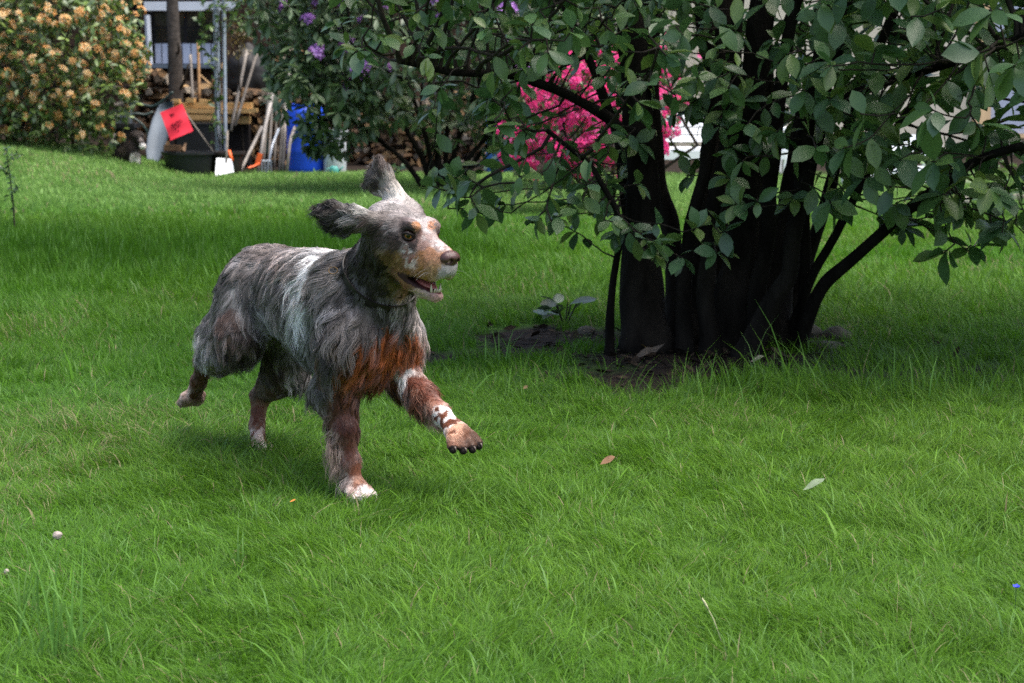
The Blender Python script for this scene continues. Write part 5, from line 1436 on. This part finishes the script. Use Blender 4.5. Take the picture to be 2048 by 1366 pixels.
# colour: light and dark locks in the merle, brown spots on the feet, light tips
cb = clr[cl, 0]
streak = vnoise(HP * [1, 1, 0.6], 55, 3.3)
lightm = np.clip((streak - 0.52) * 5 + (cb - 0.5) * 1.2, 0, 1) * mer
darkm = np.clip((0.45 - streak) * 4 + (clr[cl, 1] - 0.55), 0, 1) * np.clip(mer * 1.3, 0, 0.75)
hcol = hcol * (1 - lightm[:, None]) + np.maximum(hcol * 1.9, srgb(158, 153, 153)) * lightm[:, None]
hcol = hcol * (1 - 0.7 * darkm[:, None])
hcol = hcol * np.exp((clr[cl, 2] - 0.5) * np.clip(L * 38, 0.25, 1.5))[:, None]
hcol = coat_marks(HP, hcol, spt)
hcol *= (0.84 + 0.32 * rng.rand(NH))[:, None]
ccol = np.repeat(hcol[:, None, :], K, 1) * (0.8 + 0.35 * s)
wk = []
for s_ in (1, -1):
    for a_ in range(6):
        r0 = hl(0.055 + 0.035 * rng.rand(), 0.034 * s_, -0.045 - 0.02 * rng.rand()); d_ = _rot[0] * (0.35 - 0.5 * rng.rand()) + _rot[1] * s_ * 0.9 + _rot[2] * (-0.25 + 0.3 * rng.rand()); ln_ = 0.03 + 0.025 * rng.rand()
        wk.append([r0 + d_ * ln_ * q + np.array([0, 0, -0.008 * q * q]) for q in np.linspace(0, 1, K)])
P = np.concatenate([P, np.array(wk)]); NW = len(wk); ccol = np.concatenate([ccol, np.full((NW, K, 3), 0.22)]); L = np.concatenate([L, np.full(NW, 0.005)]); NH += NW
cu = bpy.data.hair_curves.new("fur")
cu.add_curves([K] * NH)
cu.attributes["position"].data.foreach_set("vector", to_world(P.reshape(-1, 3)).astype(np.float32).ravel())
ra = cu.attributes.get("radius") or cu.attributes.new("radius", 'FLOAT', 'POINT')
rb = np.where(np.arange(NH) >= NH - NW, 0.00013, np.where(L < 0.012, 0.00036, 0.00050))[:, None] * np.array([1, 1, .95, .85, .6, .2])[None]
ra.data.foreach_set("value", rb.astype(np.float32).ravel())
ca = cu.attributes.new("col", 'FLOAT_COLOR', 'POINT')
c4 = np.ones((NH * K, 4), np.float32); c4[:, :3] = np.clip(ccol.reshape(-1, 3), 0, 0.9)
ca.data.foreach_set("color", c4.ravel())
m_fur = mat_attr("dog_fur", "col", 0.36, 0.32)
fur = dog_link("fur", cu, None)
cu.materials.append(m_fur)
fur["kind"] = "stuff"

# eyes
m_eye = mat_attr("dog_eye", "col", 0.08, 0.6)
m_lid = mat("dog_lid", srgb(30, 20, 17), 0.6, 0.3)
for s_ in (1, -1):
    c = hw(0.000, 0.0375 * s_, 0.0)
    ax = HF * 0.62 + HR * s_ * 0.70 + HU * 0.05; ax /= np.linalg.norm(ax)
    sx = np.cross(HU, ax); sx /= np.linalg.norm(sx); sy = np.cross(ax, sx)
    V = SPH_V @ np.array([sx, sy, ax]) * 0.0120 + c
    ang = np.degrees(np.arccos(np.clip(SPH_V[:, 2], -1, 1)))
    col = np.where((ang < 22)[:, None], srgb(8, 6, 5), np.where((ang < 33)[:, None], srgb(128, 78, 32), np.where((ang < 46)[:, None], srgb(96, 56, 24), srgb(40, 26, 18))))
    me = bpy.data.meshes.new("eye"); me.from_pydata(V.tolist(), [], SPH_F)
    at_ = me.attributes.new("col", 'FLOAT_COLOR', 'POINT'); c4 = np.ones((len(V), 4), np.float32); c4[:, :3] = col; at_.data.foreach_set("color", c4.ravel())
    me.polygons.foreach_set("use_smooth", np.ones(len(me.polygons), bool))
    eye = dog_link("eye", me, m_eye)
    lid = MB()
    th = np.linspace(0, 2 * math.pi, 33)
    pts = [c + ax * (0.0098 - 0.0040 * abs(math.cos(q)) ** 2) + sx * math.cos(q) * 0.0112 + sy * (math.sin(q) * (0.0060 if math.sin(q) > 0 else 0.0076)) for q in th]
    lid.tube(pts, np.where(np.sin(th) > 0, 0.0034, 0.0022), 8)
    dog_link("eyelid", lid.mesh("eyelid", True), m_lid)
# nose
set_grid(hl(0.106, 0, -0.018) - 0.045, hl(0.106, 0, -0.018) + 0.045, 0.0011)
hell((0.103, 0, -0.014), (0.017, 0.0225, 0.0150), 0.004)
hell((0.101, 0.012, -0.019), (0.014, 0.0125, 0.012), 0.006)
hell((0.101, -0.012, -0.019), (0.014, 0.0125, 0.012), 0.006)
hell((0.101, 0, -0.029), (0.013, 0.012, 0.013), 0.006)
for s_ in (1, -1):
    hcone((0.122, 0.010 * s_, -0.018), (0.106, 0.0100 * s_, -0.019), 0.0064, 0.005, 0.003, sub=True)
    hcone((0.114, 0.014 * s_, -0.022), (0.106, 0.021 * s_, -0.026), 0.0022, 0.0016, 0.003, sub=True)
hcone((0.119, 0, -0.014), (0.114, 0, -0.036), 0.0012, 0.0012, 0.002, sub=True)
nv, nq = sdf_mesh(1)
dog_link("nose", npmesh("nose", to_world(nv), nq), mat("dog_nose", srgb(74, 46, 42), 0.3, 0.5, var=0.2, nscale=120, bump=0.25, bscale=900))
# teeth, tongue
m_tooth = mat("dog_tooth", srgb(188, 174, 150), 0.3, 0.5, var=0.1)
for s_ in (1, -1):
    b = MB()
    a = hw(0.080, 0.0125 * s_, -0.101)
    pts = [a + HU * h + HF * (-0.004 * (h / 0.018)) + HR * s_ * 0.15 * h for h in np.linspace(-0.004, 0.0145, 6)]
    b.tube(pts, [0.0032, 0.0031, 0.0027, 0.0021, 0.0013, 0.0004], 8)
    dog_link("tooth", b.mesh("tooth", True), m_tooth)
for k in range(5):
    b = MB(); a = hw(0.090 - abs(k - 2) * 0.0015, (k - 2) * 0.0045, -0.101)
    b.tube([a - HU * 0.003, a + HU * 0.004, a + HU * 0.007], [0.0022, 0.0021, 0.0012], 6)
    dog_link("tooth", b.mesh("tooth", True), m_tooth)
set_grid(hl(0.05, 0, -0.10) - 0.06, hl(0.05, 0, -0.10) + 0.06, 0.0016)
hell((0.045, 0, -0.098), (0.036, 0.016, 0.0065), 0.004)
tv, tq = sdf_mesh(1)
dog_link("tongue", npmesh("tongue", to_world(tv), tq), mat("dog_tongue", srgb(165, 95, 92), 0.35, 0.5, var=0.15, nscale=60))
# claws
m_claw = mat("dog_claw", srgb(84, 70, 60), 0.35, 0.5)
def claws(tips, d):
    for p in tips:
        b = MB(); q = to_world(np.array([p, p + d * 0.005 + [0, 0, 0.001], p + d * 0.010 + [0, 0, -0.004]])); b.tube(q, [0.0034, 0.0026, 0.0005], 7)
        dog_link("claw", b.mesh("claw", True), m_claw)
claws([b_ + PLV * 0.009 + np.array([0, 0, 0.004]) for a_, b_ in TOE], PLV)
m_pad = mat("dog_pad", srgb(34, 26, 25), 0.7, 0.25, var=0.3, nscale=200, bump=0.4, bscale=500)
for p_, r_ in [(b_ + np.array([0.003, 0, -0.0065]), (0.0100, 0.0088, 0.0090)) for a_, b_ in TOE] + [(PL - PLV * 0.004 + np.array([0.0, 0, -0.020]), (0.017, 0.021, 0.012))]:
    me = bpy.data.meshes.new("paw_pad"); me.from_pydata(to_world(SPH_V * np.array(r_) + p_).tolist(), [], SPH_F); me.polygons.foreach_set("use_smooth", np.ones(len(me.polygons), bool))
    dog_link("paw_pad", me, m_pad)
pb = dl(708, 980, 0.08)
claws([pb + np.array([0.060 - abs(o) * 0.5, o * 1.15, -0.006]) for o in (-0.021, -0.007, 0.007, 0.021)], np.array([0.95, 0, -0.3]))
claws([PLR + np.array([0.050 - abs(o) * 0.5, o * 1.2, -0.012]) for o in (-0.02, -0.007, 0.007, 0.02)], np.array([0.95, 0, -0.3]))
claws([PR + RV * 0.036 + np.array([-0.004, o * 1.2, 0]) for o in (-0.02, -0.007, 0.007, 0.02)], RV)
# collar round the neck
nax = NK1 - NK0; nax /= np.linalg.norm(nax)
cc = to_dog(at(733, 556, to_world(NK0 * 0.45 + NK1 * 0.55)[1]))
ex = np.array([0, 1.0, 0]); ex -= nax * (ex @ nax); ex /= np.linalg.norm(ex); ey = np.cross(nax, ex)
ring = []
for q in np.linspace(0, 2 * math.pi, 48, endpoint=False):
    d = ex * math.cos(q) + ey * math.sin(q)
    hit = bvh.ray_cast(Vector(cc + d * 0.2), Vector(-d))[0]
    rr = (np.array(hit) - cc) @ d if hit is not None else 0.08
    ring.append(rr)
ring = np.convolve(np.r_[ring[-4:], ring, ring[:4]], np.ones(9) / 9, 'valid') + 0.003
V = []; F = []
for k, q in enumerate(np.linspace(0, 2 * math.pi, 48, endpoint=False)):
    d = ex * math.cos(q) + ey * math.sin(q)
    for a, o in ((-0.010, 0), (0.010, 0), (0.010, 0.003), (-0.010, 0.003)):
        V.append(cc + d * (ring[k] + o) + nax * a)
    for e in range(4):
        F.append((k * 4 + e, k * 4 + (e + 1) % 4, ((k + 1) % 48) * 4 + (e + 1) % 4, ((k + 1) % 48) * 4 + e))
b = MB(); b.add(to_world(np.array(V)), F)
collar = dog_link("collar", b.mesh("collar"), mat("collar_leather", srgb(26, 20, 17), 0.5, 0.4, bump=0.1))
m_brass = mat("collar_brass", srgb(84, 68, 44), 0.4, 0.4, metal=0.8, var=0.1)
def ringmesh(c, n1, n2, R, r):
    b = MB(); pts = [c + n1 * R * math.cos(q) + n2 * R * math.sin(q) for q in np.linspace(0, 2 * math.pi, 25)]
    b.tube(pts, r, 6); return b.mesh("ring", True)
rc = at(666, 541, to_world(cc)[1] + 0.0)
o = link("ring", ringmesh(rc, RTV, UPV * 0.8 + FWV * 0.5, 0.010, 0.0013), m_brass); o.parent = collar
bc = at(797, 586, to_world(cc)[1] - 0.055)
b = MB()
for k in range(4):
    a0, a1 = [(-.013, -.011), (.013, -.011), (.013, .011), (-.013, .011)][k], [(.013, -.011), (.013, .011), (-.013, .011), (-.013, -.011)][k]
    b.tube([bc + RTV * a0[0] * .6 + UPV * a0[1], bc + RTV * a1[0] * .6 + UPV * a1[1]], 0.0018, 6)
o = link("buckle", b.mesh("buckle", True), m_brass); o.parent = collar
# ------------------------------------------------------------------ the small dark dog by the metal sheet
PY = 18.75
def pw(px, py, dY=0.0): return at(px, py, PY + dY)
c0 = pw(255, 300)
set_grid(c0 - np.array([0.30, 0.25, 0.34]), c0 + np.array([0.30, 0.3, 0.26]), 0.0055)
ellip(pw(248, 309, 0.06), (0.115, 0.11, 0.12), 0.04)
ellip(pw(262, 303, 0.0), (0.085, 0.085, 0.115), 0.04)
rcone(pw(264, 295, 0.0), pw(274, 276, -0.02), 0.062, 0.05, 0.04)
ellip(pw(275, 272, -0.02), (0.055, 0.06, 0.052), 0.03)
rcone(pw(278, 278, -0.05), pw(285, 291, -0.09), 0.038, 0.026, 0.02)
for s_ in (-1, 1):
    rcone(pw(268 + 6 * s_, 312, -0.04), pw(269 + 7 * s_, 338, -0.05), 0.034, 0.026, 0.02)
    rcone(pw(272 + 7 * s_, 268, 0.0 + 0.03 * s_), pw(269 + 11 * s_, 288, 0.02 + 0.02 * s_), 0.022, 0.013, 0.015)
rcone(pw(240, 318, 0.08), pw(244, 338, 0.03), 0.06, 0.03, 0.03)
pv, pq = sdf_mesh(2)
ql = pv - c0
pcol = np.tile(srgb(52, 44, 40), (len(pv), 1)) * (0.7 + 0.7 * vnoise(pv, 14, 3.0))[:, None]
def pblob(c, r, col):
    pcol[((pv - c) ** 2).sum(1) < r * r] = col
pblob(pw(282, 276, -0.09), 0.022, srgb(150, 140, 136)); pblob(pw(285, 291, -0.10), 0.034, srgb(225, 220, 218)); pblob(pw(288, 296, -0.115), 0.011, srgb(25, 20, 20))
pblob(pw(270, 316, -0.09), 0.062, srgb(210, 205, 195)); pblob(pw(276, 306, -0.08), 0.04, srgb(150, 142, 132)); pblob(pw(246, 300, -0.05), 0.05, srgb(88, 76, 66))
PUP = empty("small_dog", (c0[0], PY, gz(c0))); tag(PUP, "small dark dog with white muzzle and chest sitting by the grey metal sheet", "dog")
child(link("body", npmesh("body", pv, pq, True, {"col": pcol}), m_skin), PUP)
PRS = np.random.RandomState(4)
tt_ = np.concatenate([pq[:, [0, 1, 2]], pq[:, [0, 2, 3]]])
cn = np.cross(pv[tt_[:, 1]] - pv[tt_[:, 0]], pv[tt_[:, 2]] - pv[tt_[:, 0]]); ar = np.linalg.norm(cn, axis=1); cn /= ar[:, None] + 1e-12
ch_ = np.searchsorted(np.cumsum(ar), PRS.rand(9000) * ar.sum()); hp_ = pv[tt_[ch_]].mean(1) + PRS.randn(9000, 3) * 0.002; nn = cn[ch_]
fd = np.array([-0.25, 0.1, -0.9]) + PRS.randn(9000, 3) * 0.25; fd -= nn * (fd * nn).sum(1, keepdims=True); fd /= np.linalg.norm(fd, axis=1)[:, None]
ll_ = 0.028 * (0.6 + 0.6 * PRS.rand(9000)); ss_ = np.array([0, .35, .7, 1.0])[None, :, None]
hpts = hp_[:, None] + ll_[:, None, None] * ss_ * (fd[:, None] + nn[:, None] * 0.45 * (1 - .6 * ss_))
cu = bpy.data.hair_curves.new("fur"); cu.add_curves([4] * 9000)
cu.attributes["position"].data.foreach_set("vector", hpts.astype(np.float32).ravel())
ra = cu.attributes.get("radius") or cu.attributes.new("radius", 'FLOAT', 'POINT'); ra.data.foreach_set("value", np.tile(np.array([.0011, .001, .0008, .0002], np.float32), 9000))
c4_ = np.ones((9000, 4, 4), np.float32); c4_[:, :, :3] = (pcol[tt_[ch_, 0]] * (0.7 + 0.7 * PRS.rand(9000))[:, None])[:, None]
cu.attributes.new("col", 'FLOAT_COLOR', 'POINT').data.foreach_set("color", c4_.ravel())
cu.materials.append(m_fur); fo = child(link("fur", cu), PUP); fo["kind"] = "stuff"
m_eyed = mat("dark_eye", srgb(15, 11, 10), 0.1, 0.6)
for e in ((272, 271, -0.075), (283, 269, -0.065)):
    me = bpy.data.meshes.new("eye"); me.from_pydata((SPH_V * 0.008 + pw(*e)).tolist(), [], SPH_F); me.polygons.foreach_set("use_smooth", np.ones(len(me.polygons), bool)); child(link("eye", me, m_eyed), PUP)

# ------------------------------------------------------------------ stones, fallen leaves, single plants on the lawn
QR = np.random.RandomState(8)
m_stone = mat("field_stone", srgb(84, 80, 72), 0.9, 0.15, var=0.35, nscale=9, bump=0.6, bscale=40)
m_pale = mat("white_stone", srgb(158, 144, 138), 0.7, 0.3, var=0.15, nscale=40, bump=0.3, bscale=120)
def stone(label, p, r, m=None, name="stone"):
    v = SPH_V * (1 + 0.35 * (vnoise(SPH_V + QR.rand(3) * 9, 1.3) - 0.5) + 0.1 * (vnoise(SPH_V, 4.0) - .5))[:, None] * np.array(r)
    me = bpy.data.meshes.new(name); me.from_pydata(v.tolist(), [], SPH_F); me.polygons.foreach_set("use_smooth", np.ones(len(me.polygons), bool))
    o = link(name, me, m or m_stone, loc=tuple(p)); tag(o, label, "stone", "stones around the garden"); return o
def gp(px, py, dz=0.0):
    d = ray(px, py); p = CAMP - d * (CAM_H / d[2])
    for _ in range(4):
        t = (float(HGT(p[0], p[1])) - CAMP[2]) / d[2]; p = CAMP + d * t
    return p + np.array([0, 0, dz])
stone("long rounded stone lying right of the tree foot, nearest the stems", gp(1610, 672, 0.005), (0.07, 0.05, 0.045))
stone("smooth grey stone right of the tree foot, outermost of the group", gp(1672, 676, 0.005), (0.06, 0.045, 0.04))
stone("low flat stone in front of the pair right of the tree foot", gp(1650, 694, 0.0), (0.07, 0.05, 0.025))
stone("square grey stone left of the tree stems", gp(1172, 668, 0.008), (0.035, 0.03, 0.025))
stone("small white pebble in the grass at lower left", gp(115, 1088, 0.018), (0.0105, 0.007, 0.0085), m_pale, "pebble")
stone("tiny tan pebble at the left edge of the lawn", gp(14, 1165, 0.022), (0.005, 0.005, 0.005), m_pale, "pebble")
for k, (a, c_, rr) in enumerate(((1948, 398, .09), (1985, 408, .07), (1922, 404, .06), (2020, 396, .10))):
    stone(("pale rock at the bed edge by the house, second from left", "low pale rock in the bed by the house", "leftmost pale rock of the bed by the house", "big pale rock at the right end of the house bed")[k], gp(a, c_ + 6, rr * .5), (rr * 1.3, rr, rr * .8), mat("pale_rock", srgb(176, 166, 152), 0.9, 0.1, var=0.25, nscale=8, bump=0.4))
def fallen(label, p, size, yaw, col, up, tilt=0.3, wid=0.5):
    V0, F0 = leaf_shape(wid, 6, 0.25, -0.25)
    V0 = V0 * size; V0[:, 2] += 0.15 * size * (vnoise(V0, 60 / 1.0) - .5)
    m = mat("fallen_leaf", col, 0.7, 0.25, var=0.25, nscale=60)
    me = npmesh("fallen_leaf", V0, F0); o = link("fallen_leaf", me, m, loc=tuple(p + np.array([0, 0, up])), rot=(tilt, -0.15, yaw)); tag(o, label, "leaf", "fallen leaves on the ground"); return o
fallen("curled orange brown fallen leaf in the middle of the lawn", gp(1200, 950), 0.040, 0.3, srgb(122, 92, 68), 0.028, 0.25, 0.7)
fallen("pale green fallen leaf turned underside up on the lawn at right", gp(1605, 1000), 0.058, 0.35, srgb(108, 122, 96), 0.026, 0.25, 0.38)
fallen("dry tan leaf beside the front paw of the running dog", gp(1046, 800), 0.022, 0.9, srgb(120, 100, 70), 0.035, 0.4)
fallen("tiny orange leaf below the running dog", gp(580, 1048), 0.014, 0.2, srgb(205, 130, 60), 0.05, 0.3)
fallen("brown dead leaf on the bare earth in front of the tree", gp(1265, 722), 0.12, 0.25, srgb(84, 74, 64), 0.012, 0.3, 0.35)
fallen("small yellow leaf tip on the bare earth before the tree", gp(1305, 712), 0.05, 2.7, srgb(150, 122, 60), 0.02, 0.3, 0.4)
fallen("pale dead leaf at the front edge of the bare earth", gp(1500, 740), 0.05, 0.1, srgb(140, 132, 110), 0.03, 0.3, 0.5)
fallen("pale fallen leaf in the grass left of the tree foot", gp(1105, 628), 0.07, 1.0, srgb(120, 132, 118), 0.05, 0.8, 0.6)
# tall tuft at the lower left
def tuft(name, label, pxb, n, hmin, hmax, spread, wd, seed, lean=0.55, cat="grass tuft"):
    rs = np.random.RandomState(seed); c = gp(*pxb); root = empty(name, tuple(c)); tag(root, label, cat, "tall grass tufts in the lawn")
    for i in range(n):
        a = rs.rand() * 6.283; L_ = hmin + (hmax - hmin) * rs.rand(); ln = lean * (0.3 + rs.rand()); b0 = c + np.array([rs.randn() * spread, rs.randn() * spread, -0.005])
        d = np.array([math.cos(a), math.sin(a), 0]); sd = np.array([-d[1], d[0], 0]); V = []; F = []
        S = np.linspace(0, 1, 9)
        for k, s_ in enumerate(S):
            p = b0 + d * L_ * ln * s_ ** 2 + np.array([0, 0, L_ * (s_ - 0.45 * ln * s_ ** 3)]); w_ = wd * (1 - s_ ** 2.5) * 0.5
            V += [p - sd * w_, p + np.array([0, 0, -w_ * .5]), p + sd * w_]
        for k in range(8): F += [(3 * k, 3 * k + 1, 3 * k + 4, 3 * k + 3), (3 * k + 1, 3 * k + 2, 3 * k + 5, 3 * k + 4)]
        cc = np.array([0.115, 0.245, 0.05]) * (0.7 + 0.6 * rs.rand())
        link("blade", npmesh("blade", np.array(V) - c, np.array(F), True, {"col": np.repeat(cc[None], len(V), 0)}), m_grass, root)
tuft("grass_tuft", "tall arching grass tuft at the lower left corner", (125, 1330), 34, 0.10, 0.24, 0.035, 0.0042, 1)
tuft("grass_tuft", "tall thin grass tuft at the left edge above the corner tuft", (55, 1250), 14, 0.10, 0.18, 0.02, 0.004, 2)
tuft("grass_tuft", "few long arching blades left of centre in the foreground", (480, 1140), 9, 0.08, 0.14, 0.015, 0.004, 3, 0.8)
tuft("grass_tuft", "sparse tall blades rising before the bare earth", (1450, 800), 12, 0.10, 0.18, 0.10, 0.005, 4, 0.35)
tuft("grass_tuft", "tall pale blades right of the bare earth", (1800, 800), 12, 0.10, 0.19, 0.10, 0.005, 5, 0.35)
tuft("grass_tuft", "long blades rising left of the bare earth behind the dog", (990, 735), 8, 0.10, 0.17, 0.05, 0.005, 6, 0.4)
# seed stalk
root = empty("grass_stalk", tuple(gp(1445, 1290))); tag(root, "single pale grass seed stalk in the right foreground", "grass stalk")
b = MB(); P = pline([gp(1445, 1290), at(1428, 1240, gp(1445, 1290)[1] - .01), at(1404, 1196, gp(1445, 1290)[1] - .02)], 12); b.tube(P, np.linspace(.0011, .0008, 12), 5); m_straw = mat("pale_straw", srgb(190, 188, 150), 0.8, 0.15); child(b.build("stem", m_straw, None, True), root)
b = MB(); b.tube(P[8:], [0.0012, .0022, .0022, .0008], 6); child(b.build("seed_head", m_straw, None, True), root)
# blue flower
c = gp(2030, 1235); root = empty("blue_flower", tuple(c)); tag(root, "single tiny blue flower at the right edge of the lawn", "flower")
b = MB(); top = c + np.array([0, 0, 0.055]); b.tube([c, top], 0.0008, 5); child(b.build("stem", mat("flower_stem", (0.05, 0.12, 0.03)), None), root)
m_bf = mat("blue_petal", srgb(70, 80, 215), 0.6, 0.2)
for k in range(5):
    a = k * 1.2566; V0, F0 = leaf_shape(0.8, 3, 0.1, -0.2); fr_ = frames(np.array([[math.cos(a), math.sin(a) - .3, 0.5]]), np.array([[0, -.5, 1.0]]))[0]
    child(link("petal", npmesh("petal", V0 @ fr_ * 0.008 + top, F0), m_bf), root)
# low plants
def herb(name, label, p, n, size, seed, cols, hh=0.10, sp=0.08, wid=0.55):
    rs = np.random.RandomState(seed); root = empty(name, tuple(p)); tag(root, label, "plant", "low leafy plants around the lawn")
    mes = []
    for k, c in enumerate(cols):
        V0, F0 = leaf_shape(wid, 4, 0.15, 0.2); me = npmesh("leaf", V0, F0, True, {"col": np.repeat(np.array(c)[None], len(V0), 0)}); me.materials.append(m_leaf); mes.append(me)
    for i in range(n):
        a = rs.rand() * 6.283; o = bpy.data.objects.new("leaf", mes[rs.randint(len(mes))]); o.parent = root
        r = sp * rs.rand() ** .5; z = hh * (0.3 + 0.7 * rs.rand()); o.location = (r * math.cos(a), r * math.sin(a), z); s_ = size * (0.7 + 0.6 * rs.rand()); o.scale = (s_,) * 3
        o.rotation_euler = (rs.randn() * 0.4, -0.1 - 0.5 * rs.rand(), a + rs.randn() * 0.5); COL.objects.link(o)
    b = MB()
    for i in range(5):
        a = i * 1.3; b.tube([np.array([0.0, 0, -0.01]), np.array([sp * .5 * math.cos(a), sp * .5 * math.sin(a), hh])], 0.003, 5)
    b.build("stem", m_twig, root)
gcol = [(0.06, 0.13, 0.03), (0.08, 0.16, 0.035), (0.045, 0.10, 0.03)]
herb("low_plant", "low broad leaved plant left of the tree foot", gp(1130, 652), 12, 0.09, 1, [(0.04, .075, .035), (0.05, .085, .04)], 0.09, 0.09)
for k, (a, c_) in enumerate(((1905, 402), (1968, 388), (2040, 405), (1880, 380), (2005, 425))):
    herb("bed_plant", ("bushy light green plant at the left of the house bed", "light green plant behind the middle rocks of the house bed", "light green plant at the right frame edge by the house bed", "leafy plant at the back left of the house bed", "low leafy plant before the rocks of the house bed")[k], gp(a, c_ + 8), 42, 0.10, 20 + k, [(0.10, .18, .04), (0.13, .21, .06), (0.08, .15, .04)], 0.32, 0.17)
herb("low_plant", "light green seedling at the foot of the rhododendron, right side", gp(935, 372), 14, 0.12, 40, gcol, 0.22, 0.16)
herb("low_plant", "light green seedling at the foot of the rhododendron, left side", gp(790, 362), 14, 0.10, 41, gcol, 0.18, 0.14)
# sapling at the left edge
c = gp(30, 470); so = empty("sapling", tuple(c)); tag(so, "slender dark sapling with tiny leaves at the left edge of the lawn", "sapling")
srs = np.random.RandomState(6)
P = pline([c, at(26, 400, c[1]), at(18, 340, c[1]), at(12, 296, c[1])], 16); b = MB(); b.tube(P, np.linspace(.006, .002, 16), 6); child(b.build("stem", m_twig, None, True), so)
br = [pline([P[6], P[6] + [.03, -.02, .05], P[6] + [.06, -.02, .04]], 5), pline([P[9], P[9] + [-.03, -.01, .06], P[9] + [-.05, -.02, .05]], 5), pline([P[12], P[12] + [.04, 0, .05], P[12] + [.09, -.02, .04]], 5)]
for q in br:
    b = MB(); b.tube(q, 0.0018, 5); child(b.build("twig", m_twig, None, True), so)
lpos = np.concatenate([P[4:], P[4:] + srs.randn(12, 3) * 0.008, *br, *[q + srs.randn(*q.shape) * .01 for q in br]]); k = len(lpos); lpos = np.repeat(lpos, 3, 0)
ax = srs.randn(len(lpos), 3); ax[:, 2] = -0.2 + 0.6 * ax[:, 2]
V, F, C_ = many(leaf_shape(0.42, 3, .1, .2), lpos, frames(ax, np.array([0, 0, 1.0]) + srs.randn(len(lpos), 3) * .4), 0.022 + 0.02 * srs.rand(len(lpos)), np.tile([0.04, .085, .03], (len(lpos), 1)))
o = child(link("foliage", npmesh("foliage", V, F, True, {"col": C_}), m_leaf), so); o["kind"] = "stuff"

# leaf litter on the bare earth
LR = np.random.RandomState(15)
lx = 0.66 + LR.randn(1100) * 0.55; ly = 6.4 + LR.randn(1100) * 0.45
kp = soil_mask(lx, ly) > 0.35; lx, ly = lx[kp], ly[kp]
lpos = np.stack([lx, ly, HGT(lx, ly) + 0.004 + 0.006 * LR.rand(len(lx))], -1)
ax = np.stack([LR.randn(len(lx)), LR.randn(len(lx)), LR.randn(len(lx)) * 0.15], -1)
lc = np.array([(0.034, 0.024, 0.016), (0.026, 0.018, 0.012), (0.050, 0.036, 0.024), (0.020, 0.014, 0.010)])[LR.randint(0, 4, len(lx))]
V, F, C_ = many(leaf_shape(0.45, 3, 0.2, -0.2), lpos, frames(ax, np.array([0, 0, 1.0]) + LR.randn(len(lx), 3) * 0.3), 0.02 + 0.045 * LR.rand(len(lx)) ** 2, lc)
tag(link("leaf_litter", npmesh("leaf_litter", V, F, True, {"col": C_}), mat_attr("dead_leaf", "col", 0.85, 0.1)), "dead brown leaf litter on the bare earth under the tree", "leaf litter", kind="stuff")
